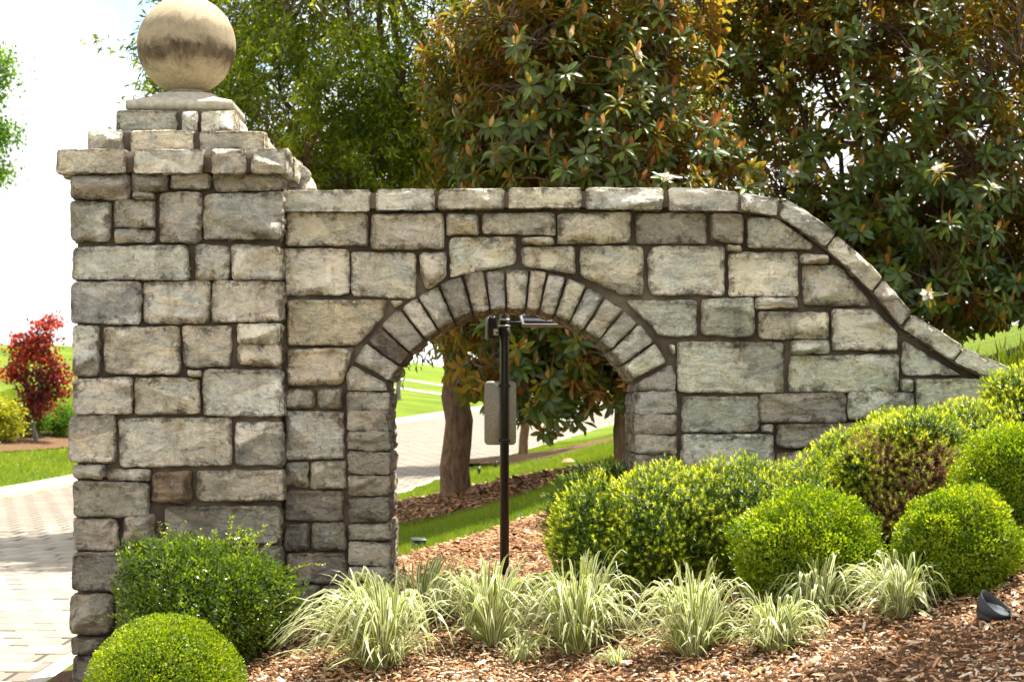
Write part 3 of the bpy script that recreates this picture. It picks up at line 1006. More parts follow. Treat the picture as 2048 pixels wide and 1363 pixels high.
def core_box(x0, x1, y0, y1, z0, z1, name, parent):
    # mortar bed with a slightly uneven face
    nx, nz = max(2, int((x1 - x0) / .05)), max(2, int((z1 - z0) / .05))
    xs = np.linspace(x0, x1, nx); zs = np.linspace(z0, z1, nz)
    X, Z = np.meshgrid(xs, zs)
    Yf = y0 - .010 * fbm(X * 9, Z * 9, 31, 4)
    v = np.stack([X, Yf, Z], -1).reshape(-1, 3)
    i = np.arange(nx * nz).reshape(nz, nx)
    q = np.stack([i[:-1, :-1], i[:-1, 1:], i[1:, 1:], i[1:, :-1]], -1).reshape(-1, 4).tolist()
    per = list(i[0, :]) + list(i[1:, -1]) + list(i[-1, -2::-1]) + list(i[-2:0:-1, 0])
    n0 = len(v)
    back = v[per].copy(); back[:, 1] = y1
    v = np.concatenate([v, back])
    m = len(per)
    for k in range(m):
        q.append([per[(k + 1) % m], per[k], n0 + k, n0 + (k + 1) % m])
    q.append([n0 + k for k in range(m)][::-1])
    o = obj(name, v, q, M['mortar'])
    reparent(o, parent)
    return o
XL, XR = P(150, 0, 0)[0], P(559, 0, 0)[0]
core_box(XL + .012, XR - .005, .040, 1.5, -.6, 3.80, 'mortar_core', GATE_PILLAR)

# ---- stepped cap
def zc_(py, Y): return P(0, py, Y)[1]
cx0, cx1, cy0, cy1 = -3.175, -1.515, -.11, 1.55
cz0, cz1 = zc_(346, cy0), zc_(298, cy0)
core_box(cx0 + .06, cx1 - .06, cy0 + .034, cy1, cz0 + .012, cz1 - .012, 'cap_mortar', GATE_PILLAR)
sideR = lambda X: ((X, 0, 0), (0, 1, 0), (0, 0, 1), (1, 0, 0))
def cap_row(cells, Y, z0, z1, depth, t, lean=.12):
    for (a, b) in cells:
        xa, xb = P(a, 0, Y)[0], P(b, 0, Y)[0]
        pts = [(xa, z0 + random.uniform(-.008, .008)), (xb, z0 + random.uniform(-.008, .008)), (xb, z1 + random.uniform(-.008, .008)), (xa, z1 + random.uniform(-.008, .008))]
        stone_at('cap_stone', pts, front(Y), .035, depth, tone(t), GATE_PILLAR, nd=6, edge=.045, lean=lean, r=.018, jag=.009)
cap_row([(113, 252), (268, 406), (423, 490), (503, 573)], cy0, cz0, cz1, .45, 'cream')
for (ya, yb) in ((.36, .74), (.79, 1.14), (1.19, 1.56)):
    stone_at('cap_stone', [(ya, cz0), (yb, cz0), (yb, cz1), (ya, cz1)], sideR(cx1), .03, .4, tone('cream'), GATE_PILLAR, nd=5, edge=.045, r=.018, jag=.009)
# corbel bed under the overhang
t2y = .08; t2z1 = zc_(260, t2y)
xa, xb = P(176, 0, t2y)[0], P(528, 0, t2y)[0]
core_box(xa + .04, xb - .04, t2y + .036, 1.36, cz1 - .02, t2z1 - .012, 'cap_mortar', GATE_PILLAR)
cap_row([(176, 244), (261, 386), (400, 528)], t2y, cz1 - .004, t2z1, .4, 'cream')
for (ya, yb) in ((.50, .90), (.95, 1.36)):
    stone_at('cap_stone', [(ya, cz1 - .004), (yb, cz1 - .004), (yb, t2z1), (ya, t2z1)], sideR(xb - .03), .03, .3, tone('cream'), GATE_PILLAR, nd=4, edge=.04, r=.018)
t3y = .28; t3z1 = zc_(221.5, t3y)
xa3, xb3 = P(232, 0, t3y)[0], P(470, 0, t3y)[0]
core_box(xa3 + .03, xb3 - .03, t3y + .034, 1.14, t2z1 - .02, t3z1 - .004, 'cap_mortar', GATE_PILLAR)
cap_row([(232, 353), (363, 395), (403, 470)], t3y, t2z1 - .004, t3z1, .35, 'pale', .05)
for (ya, yb) in ((.64, 1.14),):
    stone_at('cap_stone', [(ya, t2z1 - .004), (yb, t2z1 - .004), (yb, t3z1), (ya, t3z1)], sideR(xb3 - .02), .025, .2, tone('pale'), GATE_PILLAR, nd=3, edge=.04, r=.018)
# cast plinth with sloping top
py_ = .335
xa4, xb4 = P(251, 0, py_)[0], P(465, 0, py_)[0]
zp0, zp1 = t3z1 + .002, zc_(200, py_)
ccx, ccy, hw = (xa4 + xb4) / 2, py_ + (xb4 - xa4) / 2, (xb4 - xa4) / 2
prof = [(hw - .03, zp0), (hw - .03, zp0 + .018), (hw, zp0 + .022), (hw, zp1 - .008), (hw - .008, zp1), (hw * .66, zp1 + .045), (.23, zp1 + .085), (.11, zp1 + .105)]
mb = MB()
n = 9
ringv = []
for i, (h_, z_) in enumerate(prof):
    sq = []
    for (ax_, ay_, bx_, by_) in ((-1, -1, 1, -1), (1, -1, 1, 1), (1, 1, -1, 1), (-1, 1, -1, -1)):
        for k in range(6):
            t_ = k / 6
            sq.append((ax_ + (bx_ - ax_) * t_, ay_ + (by_ - ay_) * t_))
    rnd = smooth((i - 4) / 3.0)
    for (a, b) in sq:
        l = math.hypot(a, b)
        f_ = (1 - rnd) + rnd / l * 1.0
        ringv.append((ccx + a * h_ * f_, ccy + b * h_ * f_, z_))
fs = []
for i in range(len(prof) - 1):
    for k in range(24):
        fs.append((i * 24 + k, i * 24 + (k + 1) % 24, (i + 1) * 24 + (k + 1) % 24, (i + 1) * 24 + k))
fs.append(tuple(range((len(prof) - 1) * 24, len(prof) * 24)))
fs.append(tuple(range(23, -1, -1)))
pl = obj('plinth', ringv, fs, M['plinth'])
reparent(pl, GATE_PILLAR)
BR = .370
bz = zp1 + .105 + BR * .968
ball_v = []; ball_f = []
nu, nv = 64, 40
for j in range(nv + 1):
    th = pi * j / nv
    for i in range(nu):
        ph = 2 * pi * i / nu
        ball_v.append((BR * sin(th) * cos(ph), BR * sin(th) * sin(ph), BR * cos(th)))
for j in range(nv):
    for i in range(nu):
        ball_f.append((j * nu + i, (j + 1) * nu + i, (j + 1) * nu + (i + 1) % nu, j * nu + (i + 1) % nu))
bl = obj('ball_finial', ball_v, ball_f, M['ball'], smooth_shade=True)
bl.location = (ccx, ccy, bz)
reparent(bl, GATE_PILLAR)
bl['label'] = 'round cast stone ball with brown weather stains'
nk = MB().lathe((ccx, ccy, zp1 + .105), [(.135, 0), (.13, .022), (.11, .035)], 28).build('neck_ring', M['plinth'], None, True)
reparent(nk, GATE_PILLAR)

# ---- arched wall
WY = .20                                  # face of the wall
TH = 1.15
AX, AY, RI, RO = 1022.0, 894.0, 278.0, 356.0
WALLST = [
 ((574, 426, 734, 491), 'warm'), ((743, 428, 887, 496), 'cream'), ((894, 426, 956, 468), 'warm'), ((965, 426, 1110, 468), 'cream'),
 ((571, 496, 698, 590), 'cream'), ((705, 504, 832, 594), 'pale'),
 ([(838, 504), (892, 504), (893, 556), (852, 582), (840, 541)], 'cream'),
 ([(899, 475), (1031, 473), (1032, 529), (976, 539), (900, 556)], 'cream'),
 ([(574, 599), (774, 599), (768, 632), (722, 683), (711, 690), (575, 691)], 'warm'),
 ([(780, 601), (811, 601), (790, 620)], 'warm'),
 ([(572, 697), (709, 695), (686, 762), (679, 768), (574, 772)], 'warm'),
 ((572, 777, 630, 816), 'mid'), ((637, 777, 684, 817), 'mid'), ((571, 822, 687, 917), 'grey'), ((572, 926, 617, 970), 'mid'), ((620, 924, 691, 976), 'mid'),
 ((569, 980, 686, 1041), 'dark'), ((568, 1048, 619, 1098), 'dark'), ((625, 1045, 690, 1100), 'dark'), ((576, 1104, 691, 1163), 'dark'),
 ((572, 1170, 638, 1236), 'dark'), ((645, 1168, 696, 1236), 'dark'), ((572, 1243, 690, 1310), 'dark'),
 ((1116, 427, 1260, 487), 'warm'), ((1044, 474, 1107, 487), 'warm'), ((1273, 427, 1413, 486), 'mid'), ((1424, 427, 1486, 483), 'mid'),
 ([(1042, 493), (1152, 491), (1150, 549), (1107, 541), (1044, 532)], 'cream'),
 ([(1160, 492), (1287, 492), (1287, 592), (1247, 591), (1161, 552)], 'cream'),
 ([(1305, 492), (1449, 492), (1449, 591), (1303, 591), (1295, 560), (1296, 515)], 'pale'),
 ((1454, 489, 1481, 503), 'mid'), ((1458, 507, 1595, 590), 'pale'),
 ([(1250, 600), (1395, 600), (1395, 673), (1320, 673), (1284, 636)], 'green'),
 ((1405, 597, 1507, 672), 'green'), ([(1335, 687), (1352, 688), (1349, 715)], 'green'),
 ((1356, 685, 1568, 784), 'green'),
 ([(1493, 433), (1552, 436), (1627, 490), (1625, 499), (1496, 495)], 'pale'),
 ((1600, 511, 1655, 525), 'cream'),
 ([(1604, 530), (1680, 532), (1739, 602), (1741, 611), (1606, 611)], 'pale'),
 ((1512, 596, 1593, 616), 'pale'), ((1519, 623, 1657, 674), 'pale'),
 ([(1664, 617), (1748, 617), (1795, 664), (1796, 700), (1666, 700)], 'pale'),
 ((1581, 681, 1658, 706), 'green'), ((1579, 709, 1796, 780), 'green'),
 ([(1804, 678), (1922, 750), (1804, 751)], 'green'), ((1805, 758, 1826, 783), 'green'),
 ([(1832, 757), (1960, 757), (1985, 772), (1990, 818), (1833, 818)], 'green'),
 ((1366, 792, 1517, 865), 'green'), ((1520, 788, 1692, 841), 'mid'), ((1699, 786, 1827, 838), 'green'), ((1524, 850, 1546, 866), 'mid'),
 ((1553, 847, 1725, 896), 'mid'), ((1363, 871, 1546, 935), 'green'), ((1732, 845, 1840, 900), 'green'), ((1553, 903, 1660, 960), 'mid'), ((1668, 903, 1830, 960), 'mid'),
 ((1363, 942, 1470, 1000), 'mid'), ((1477, 942, 1546, 1000), 'mid'), ((1846, 826, 1990, 900), 'green'), ((1838, 907, 2000, 965), 'mid'), ((1998, 800, 2110, 880), 'green'), ((2008, 888, 2130, 960), 'mid'), ((1553, 967, 1700, 1030), 'mid'), ((1363, 1006, 1546, 1060), 'mid'),
]
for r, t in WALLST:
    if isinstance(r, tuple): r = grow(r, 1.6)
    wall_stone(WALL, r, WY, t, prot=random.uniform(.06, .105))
# jamb stones, one above the other on both sides of the opening
LJ = [(783, 821), (825, 859), (864, 900), (905, 946), (950, 991), (996, 1043), (1047, 1079), (1084, 1129), (1132, 1160), (1164, 1215), (1220, 1275)]
for i, (a, b) in enumerate(LJ):
    x0 = 695 + i * .5
    wall_stone(WALL, grow((x0, a, 776 + i * .6 + random.uniform(-2, 2), b), 1.2), WY - .02, 'mid' if i < 4 else random.choice(['mid', 'grey', 'dark']), .035, TH + .02, 'jamb_stone', nd=12, r=.016, edge=.035)
RJ = [(784, 826), (830, 867), (871, 907), (910, 949), (953, 990), (994, 1035), (1040, 1090)]
for i, (a, b) in enumerate(RJ):
    wall_stone(WALL, grow((1271 + random.uniform(-2, 2), a, 1353, b), 1.2), WY - .02, random.choice(['grey', 'grey', 'mid']), .035, TH + .02, 'jamb_stone', nd=12, r=.016, edge=.035)
# voussoirs
ww = np.array([6.2, 7.2, 6.4, 8.2, 6.2, 7.4, 8.0, 6.8, 6.2, 7.6, 5.2, 6.0, 6.4, 6.4, 7.0, 6.0, 7.6, 7.4, 6.2])
ww = ww[1:-1]
tot = 151.2 - 28.8
gap = .85
ww = ww / ww.sum() * (tot - gap * (len(ww) - 1))
ang = 151.2
VT = ['grey', 'char', 'mid', 'cream', 'cream', 'mid', 'mid', 'grey', 'cream', 'cream', 'grey', 'cream', 'grey', 'mid', 'grey', 'pale', 'pale']
wall_stone(WALL, [(770, 765), (774, 781), (694, 781), (692, 748), (703, 729)], WY - .015, 'mid', .03, TH + .015, 'voussoir', nd=12, r=.013, edge=.03, jag=.005)
wall_stone(WALL, [(1274, 765), (1271, 781), (1351, 781), (1352, 748), (1341, 729)], WY - .015, 'grey', .03, TH + .015, 'voussoir', nd=12, r=.013, edge=.03, jag=.005)
for i, w in enumerate(ww):
    a0, a1 = radians(ang), radians(ang - w)
    ro = RO + random.uniform(-3, 1)
    pts = [(AX + RI * cos(a0), AY - RI * sin(a0)), (AX + ro * cos(a0), AY - ro * sin(a0)),
           (AX + ro * cos((a0 + a1) / 2), AY - ro * sin((a0 + a1) / 2)),
           (AX + ro * cos(a1), AY - ro * sin(a1)), (AX + (RI + random.uniform(-2, 3)) * cos(a1), AY - RI * sin(a1))]
    wall_stone(WALL, pts, WY - .015, VT[i], .045, TH + .015, 'voussoir', nd=12, r=.013, edge=.03, jag=.005)
    ang -= w + gap
# coping
COP = [
 [(564, 380), (740, 379), (740, 423), (564, 423)], [(751, 378), (868, 377), (870, 420), (751, 421)], [(878, 377), (1008, 376), (1008, 417), (876, 419)],
 [(1018, 375), (1162, 375), (1163, 416), (1018, 416)], [(1173, 374), (1327, 375), (1326, 420), (1173, 418)], [(1339, 375), (1400, 375), (1476, 383), (1476, 422), (1339, 421)],
 [(1484, 385), (1558, 397), (1553, 431), (1484, 422)], [(1574, 398), (1620, 425), (1671, 466), (1650, 494), (1558, 431)],
 [(1674, 469), (1725, 513), (1766, 555), (1743, 581), (1653, 496)], [(1769, 559), (1824, 624), (1801, 650), (1746, 583)],
 [(1827, 628), (1928, 692), (1905, 721), (1806, 657)], [(1931, 694), (1990, 722), (2060, 750), (2042, 783), (1909, 723)],
 [(2064, 752), (2160, 785), (2146, 818), (2045, 785)], [(2164, 788), (2260, 818), (2250, 852), (2150, 820)],
]
for c in COP:
    wall_stone(WALL, c, WY - .09, random.choice(['cream', 'pale', 'pale']), .035, TH + .17, 'coping_stone', nd=10, r=.016, edge=.045, lean=.22, jag=.008, rough=.9)
# mortar body of the wall: columns with the arch left open
topx = [540, 1340, 1400, 1484, 1558, 1600, 1672, 1725, 1766, 1824, 1928, 1990, 2060, 2160, 2260]
topy = [388, 386, 387, 398, 409, 425, 480, 527, 568, 637, 706, 736, 764, 800, 834]
il, ir = 773.0, 1276.0
edges = sorted(set(list(np.arange(563, 2261, 12.0)) + [il, ir]))
mv, mf = [], []
def colpt(px, py, Y): 
    x, z = P(px, py, WY)
    return (x, Y, z)
def low(px, inside):
    if not inside: return 1400.0
    r = RI + 5
    dx = abs(px - AX)
    return AY - math.sqrt(max(r * r - dx * dx, 0)) if dx < r else 785
Yf, Yb = WY + .038, WY + TH - .03
def addq(a, b, c, d):
    n = len(mv); mv.extend([a, b, c, d]); mf.append((n, n + 1, n + 2, n + 3))
def gridq(a, b, c, d, n=1):
    addq(a, b, c, d)
for k in range(len(edges) - 1):
    e0, e1 = edges[k], edges[k + 1]
    ins = e0 >= il and e1 <= ir
    t0, t1 = np.interp(e0, topx, topy), np.interp(e1, topx, topy)
    l0, l1 = low(e0, ins), low(e1, ins)
    nz = 14
    for q in range(nz):
        za0, zb0 = t0 + (l0 - t0) * q / nz, t0 + (l0 - t0) * (q + 1) / nz
        za1, zb1 = t1 + (l1 - t1) * q / nz, t1 + (l1 - t1) * (q + 1) / nz
        def jy(px, py): return Yf - .010 * float(fbm(np.array(px * .03), np.array(py * .03), 77, 3))
        addq((*[P(e0, zb0, WY)[0]], jy(e0, zb0), P(e0, zb0, WY)[1]), (P(e1, zb1, WY)[0], jy(e1, zb1), P(e1, zb1, WY)[1]),
             (P(e1, za1, WY)[0], jy(e1, za1), P(e1, za1, WY)[1]), (P(e0, za0, WY)[0], jy(e0, za0), P(e0, za0, WY)[1]))
    addq(colpt(e1, l1, Yb), colpt(e0, l0, Yb), colpt(e0, t0, Yb), colpt(e1, t1, Yb))
    addq(colpt(e0, t0, Yf), colpt(e1, t1, Yf), colpt(e1, t1, Yb), colpt(e0, t0, Yb))
    if ins: addq(colpt(e0, l0, Yb), colpt(e1, l1, Yb), colpt(e1, l1, Yf), colpt(e0, l0, Yf))
for e, sgn in ((il, 1), (ir, -1)):
    pt = low(e, True)
    a = [colpt(e, 1400, Yf), colpt(e, pt, Yf), colpt(e, pt, Yb), colpt(e, 1400, Yb)]
    addq(*(a if sgn > 0 else a[::-1]))
addq(colpt(563, 388, Yf), colpt(563, 1400, Yf), colpt(563, 1400, Yb), colpt(563, 388, Yb))
wc = obj('mortar_core', mv, mf, M['mortar'])
reparent(wc, WALL)
# coping bed: thin mortar band between the coping stones
mv, mf = [], []
bx = [564, 700, 876, 1018, 1173, 1339, 1400, 1484, 1558, 1600, 1672, 1725, 1766, 1824, 1928, 1990, 2060, 2160, 2255]
ty = [384, 383, 382, 381, 380, 380, 381, 390, 401, 418, 473, 520, 561, 630, 699, 729, 757, 792, 826]
for k in range(len(bx) - 1):
    (x0, x1), (y0, y1) = (bx[k], bx[k + 1]), (ty[k], ty[k + 1])
    Ya, Yc = WY - .058, WY + TH + .04
    nrm = np.array([-(y1 - y0), (x1 - x0)]) / math.hypot(x1 - x0, y1 - y0)
    hgt_ = 33
    if k == 0: n0 = nrm
    def pt(px, py, off, Y, n_): 
        x, z = P(px + n_[0] * off, py + n_[1] * off, WY - .09)
        return (x, Y, z)
    nn = nrm if k == len(bx) - 2 else None
    if nn is None:
        n2 = np.array([-(ty[k + 2] - y1), (bx[k + 2] - x1)]); n2 = n2 / np.linalg.norm(n2)
        nn = (nrm + n2) / np.linalg.norm(nrm + n2)
    A, B, C_, E = pt(x0, y0, hgt_, Ya, n0), pt(x1, y1, hgt_, Ya, nn), pt(x1, y1, 2, Ya, nn), pt(x0, y0, 2, Ya, n0)
    A2, B2, C2, E2 = [(p[0], Yc, p[2]) for p in (A, B, C_, E)]
    addq(A, B, C_, E); addq(E, C_, C2, E2); addq(B2, A2, E2, C2); addq(A2, B2, B, A)
    n0 = nn
cb = obj('coping_mortar', mv, mf, M['mortar'])
reparent(cb, WALL)
# ------------------------------------------------------------------ leaves, tubes
DIAMOND = (np.array([(0, 0, 0), (.45, .5, .06), (1, 0, -.08), (.45, -.5, .06)]), [np.array([[0, 1, 2], [0, 2, 3]])])
OVAL = (np.array([(0, 0, 0), (.32, .46, .05), (.72, .36, .02), (1, 0, -.10), (.72, -.36, .02), (.32, -.46, .05)]), [np.array([[0, 1, 5]]), np.array([[1, 2, 4, 5]]), np.array([[2, 3, 4]])])
LONG = (np.array([(0, 0, 0), (.22, .30, .05), (.5, .5, .06), (.80, .34, -.02), (1, 0, -.14), (.80, -.34, -.02), (.5, -.5, .06), (.22, -.30, .05), (.5, 0, 0)]),
        [np.array([[1, 0, 8], [2, 1, 8], [3, 2, 8], [4, 3, 8], [5, 4, 8], [6, 5, 8], [7, 6, 8], [0, 7, 8]])])
NEEDLE = (np.array([(0, .5, 0), (1, 0, 0), (0, -.5, 0)]), [np.array([[0, 2, 1]])])

def leaf_arrays(Pp, Dd, Nn, L, W, tint, shape):
    tmpl, fcs = shape
    n, k = len(Pp), len(tmpl)
    Dd = unit(Dd); S = unit(np.cross(Nn, Dd)); Nn = np.cross(Dd, S)
    L = np.broadcast_to(L, (n,)); W = np.broadcast_to(W, (n,))
    V = Pp[:, None, :] + Dd[:, None, :] * (L[:, None] * tmpl[:, 0])[..., None] + S[:, None, :] * (W[:, None] * tmpl[:, 1])[..., None] + Nn[:, None, :] * (L[:, None] * tmpl[:, 2])[..., None]
    base = (np.arange(n) * k)[:, None, None]
    fs = [(base + f[None]).reshape(-1, f.shape[1]) for f in fcs]
    return V.reshape(-1, 3), fs, np.repeat(np.broadcast_to(tint, (n,)), k)

def merge(parts):
    V, T, Fs, off = [], [], {}, 0
    for (v, fs, t) in parts:
        V.append(v); T.append(t)
        for f in fs:
            Fs.setdefault(f.shape[1], []).append(f + off)
        off += len(v)
    return np.concatenate(V), [np.concatenate(x) for x in Fs.values()], np.concatenate(T)

def leaf_obj(name, parts, mat, parent=None):
    v, f, t = merge(parts)
    return obj(name, v, f, mat, parent, tint=t)

def tube(path, radii, n=6):
    path = np.asarray(path, float); radii = np.asarray(radii, float)
    m = len(path)
    tan = unit(np.gradient(path, axis=0))
    ref = np.where(np.abs(tan[:, 2:3]) > .9, np.array([[1., 0, 0]]), np.array([[0, 0, 1.]]))
    a = unit(np.cross(tan, ref)); b = np.cross(tan, a)
    th = np.arange(n) * 2 * pi / n
    V = path[:, None, :] + radii[:, None, None] * (a[:, None, :] * np.cos(th)[None, :, None] + b[:, None, :] * np.sin(th)[None, :, None])
    i = np.arange(m * n).reshape(m, n)
    j = np.roll(i, -1, 1)
    q = np.stack([i[:-1], j[:-1], j[1:], i[1:]], -1).reshape(-1, 4)
    return V.reshape(-1, 3), [q], np.zeros(m * n)

def rand_dirs(n, rg):
    v = rg.normal(size=(n, 3))
    return unit(v)

def curve(p0, p1, sag, k, rg, jit=.06):
    t = np.linspace(0, 1, k)[:, None]
    d = np.linalg.norm(np.array(p1) - np.array(p0))
    base = np.array(p0) * (1 - t) + np.array(p1) * t
    base[:, 2] += (sag * d * 4 * t * (1 - t))[:, 0]
    base[1:-1] += rg.normal(0, jit * d / k, (k - 2, 3))
    return base

# ------------------------------------------------------------------ shrubs
def lumpy(dirs, seed, amp):
    return 1 + amp * (fbm(dirs[:, 0] * 2.4 + 5, dirs[:, 1] * 2.4 + dirs[:, 2] * 1.9, seed, 3) + fbm(dirs[:, 2] * 2.2 + 1, dirs[:, 0] * 2.2 - dirs[:, 1], seed + 3, 3))

def shell(n, c, rad, rg, seed, amp, depth, zmin):
    d = rand_dirs(int(n * 1.7), rg)
    r = lumpy(d, seed, amp) * (1 - depth * rg.random(len(d)) ** 1.6) * (1 + amp * .35 * (rg.random(len(d)) < .06) * rg.random(len(d)))
    r = r * (1 + amp * .8 * fbm(d[:, 0] * 6 + d[:, 1] * 3, d[:, 2] * 6 - d[:, 1] * 2, seed + 40, 2))
    p = np.array(c) + d * r[:, None] * np.array(rad)
    nn = unit(d / np.array(rad))
    ok = p[:, 2] > zmin + .02
    return p[ok][:n], nn[ok][:n]

def stems(c, rad, z0, rg, k=7, r=.012):
    parts = []
    for i in range(k):
        a = rg.uniform(0, 2 * pi)
        e = np.array([c[0] + cos(a) * rad[0] * .6, c[1] + sin(a) * rad[1] * .6, c[2] + rad[2] * rg.uniform(.1, .6)])
        b = np.array([c[0] + rg.normal(0, .05), c[1] + rg.normal(0, .05), z0 - .05])
        parts.append(tube(curve(b, e, .05, 6, rg, .2), np.linspace(r, r * .4, 6), 5))
    return parts

def boxwood(label, c, rad, z0, n=26000, seed=1, amp=.12, mat='boxwood', L=(.014, .024), lum=.5, group=None):
    rg = np.random.default_rng(seed)
    t = thing('boxwood_shrub', label, 'shrub', (c[0], c[1], z0), group)
    bpy.context.view_layer.update()
    p, nn = shell(n, c, rad, rg, seed, amp, .22, z0)
    m = len(p)
    D_ = unit(nn * .75 + rand_dirs(m, rg) * .75 + np.array([0, 0, .35]))
    Nv = unit(nn + rand_dirs(m, rg) * .8)
    l = rg.uniform(*L, m)
    clump = fbm(p[:, 0] * 9, p[:, 2] * 9 + p[:, 1] * 7, seed + 8, 3)
    tint = np.clip(lum + .8 * clump + rg.uniform(-.3, .35, m), 0, 1)
    A = leaf_arrays(p, D_, Nv, l, l * .58, tint, DIAMOND)
    # inner leaves
    p2, n2 = shell(n // 4, c, np.array(rad) * .82, rg, seed, amp, .5, z0)
    l2 = rg.uniform(.03, .05, len(p2))
    B = leaf_arrays(p2, rand_dirs(len(p2), rg), unit(n2 + rand_dirs(len(p2), rg) * .5), l2, l2 * .8, rg.uniform(0, .5, len(p2)), DIAMOND)
    reparent(leaf_obj('foliage', [A, B], M[mat]), t)
    v, f, _ = merge(stems(c, rad, z0, rg))
    reparent(obj('stem', v, f, M['bark']), t)
    return t

def yew(label, blobs, z0, n, seed=2, mat='yew', live=1.0, tip=.72, L=.046, name='yew_shrub', group=None, nl=.026):
    """blobs: list of (centre, radii); sprays of needles around short shoots."""
    rg = np.random.default_rng(seed)
    c0 = blobs[0][0]
    t = thing(name, label, 'shrub', (c0[0], c0[1], z0), group)
    bpy.context.view_layer.update()
    P_, N_ = [], []
    vol = np.array([b[1][0] * b[1][2] + b[1][1] * b[1][0] for b in blobs]); vol = vol / vol.sum()
    for (c, rad), w in zip(blobs, vol):
        p, nn = shell(int(n * w * 1.25), c, rad, rg, seed, .22, .30, z0)
        # drop sprays buried deep inside a neighbour blob
        keep = np.ones(len(p), bool)
        for (c2, r2) in blobs:
            if c2 is c: continue
            keep &= (((p - np.array(c2)) / np.array(r2)) ** 2).sum(1) > .45
        P_.append(p[keep]); N_.append(nn[keep])
    p = np.concatenate(P_); nn = np.concatenate(N_)
    m = len(p)
    ax = unit(nn * .9 + np.array([0, 0, .42]) + rand_dirs(m, rg) * .55)
    ln = L * rg.uniform(.6, 1.35, m)
    K = 13
    parts = []
    side = unit(np.cross(ax, rand_dirs(m, rg)))
    up = np.cross(ax, side)
    q0 = np.clip(tip + .9 * fbm(p[:, 0] * 6, p[:, 2] * 6, seed + 2, 3) + rg.uniform(-.35, .35, m), 0, 1)
    for k in range(K):
        f = k / (K - 1)
        ph = k * 2.4 + rg.uniform(0, .8, m)
        dr = side * np.cos(ph)[:, None] + up * np.sin(ph)[:, None]
        d_ = unit(dr * (1.05 - .45 * f) + ax * (.35 + .55 * f))
        pos = p + ax * (ln * f)[:, None]
        lg = nl * (1.1 - .3 * f) * rg.uniform(.8, 1.2, m)
        tt = np.clip(q0 * (.35 + .85 * f) + rg.uniform(-.08, .08, m), 0, 1)
        parts.append(leaf_arrays(pos, d_, unit(ax + rand_dirs(m, rg) * .3), lg, lg * .24 + .0015, tt, NEEDLE))
    p2, n2 = [], []
    for (c, rad), w in zip(blobs, vol):
        a, b = shell(int(n * w * 3), c, np.array(rad) * .84, rg, seed, .22, .55, z0)
        p2.append(a); n2.append(b)
    p2 = np.concatenate(p2); n2 = np.concatenate(n2)
    parts.append(leaf_arrays(p2, rand_dirs(len(p2), rg), unit(n2 + rand_dirs(len(p2), rg) * .6), rg.uniform(.03, .06, len(p2)), .014, rg.uniform(0, .35, len(p2)), DIAMOND))
    reparent(leaf_obj('foliage', parts, M[mat]), t)
    sp = []
    for (c, rad) in blobs:
        sp += stems(c, rad, z0, rg, 8)
    v, f, _ = merge(sp)
    reparent(obj('stem', v, f, M['bark']), t)
    return t

def at(px, py, Y):
    x, z = P(px, py, Y)
    return (x, Y, z)
def m_at(px, Y): return px * (D + Y) / F

# boxwood ball in the lower left corner, privet behind it
c = at(331, 1395, -1.55)
boxwood('smooth clipped boxwood ball in the bottom left corner, in front of the pillar', c, (m_at(168, -1.55), m_at(160, -1.55), m_at(168, -1.55)), float(hgt(c[0], c[1])) - .3, 34000, 11, .07, L=(.012, .022), lum=.52)
Y_ = -.78
c = at(402, 1216, Y_)
PRV = (c, (m_at(180, Y_), .52, m_at(150, Y_)))
t = boxwood('glossy loose-leaved evergreen shrub with stray shoots against the pillar base', c, PRV[1], float(hgt(c[0], c[1])) - .1, 26000, 12, .42, 'privet', (.020, .036), .48)
t.name = 'evergreen_shrub'
rg = np.random.default_rng(5)
sparts, lparts = [], []
for (bx_, by_, ex_, ey_) in ((335, 1110, 318, 1045), (336, 1110, 336, 1050), (455, 1085, 463, 1035), (470, 1090, 480, 1052), (500, 1100, 530, 1052), (520, 1110, 545, 1085), (560, 1150, 646, 1130), (265, 1220, 196, 1245), (300, 1120, 268, 1060), (480, 1250, 470, 1232), (505, 1120, 505, 1060), (430, 1090, 428, 1062)):
    a, b = np.array(at(bx_, by_, Y_ - .1)), np.array(at(ex_, ey_, Y_ - .1 + rg.uniform(-.12, .12)))
    cv = curve(a, b, .06, 9, rg, .1)
    sparts.append(tube(cv, np.linspace(.003, .0012, 9), 4))
    k = 9
    for i in range(1, 9):
        for s_ in (-1, 1):
            d_ = np.array([s_ * .8, rg.normal(0, .5), .7])
            l = rg.uniform(.018, .034)
            lparts.append(leaf_arrays(cv[i][None], d_[None], rand_dirs(1, rg) + np.array([[0, -1, .6]]), l, l * .5, rg.uniform(.75, 1), OVAL))
for sp_ in sparts:
    o = obj('shoot', sp_[0], sp_[1], M['twig']); reparent(o, t)
o = leaf_obj('shoot_leaves', lparts, M['privet']); reparent(o, t)

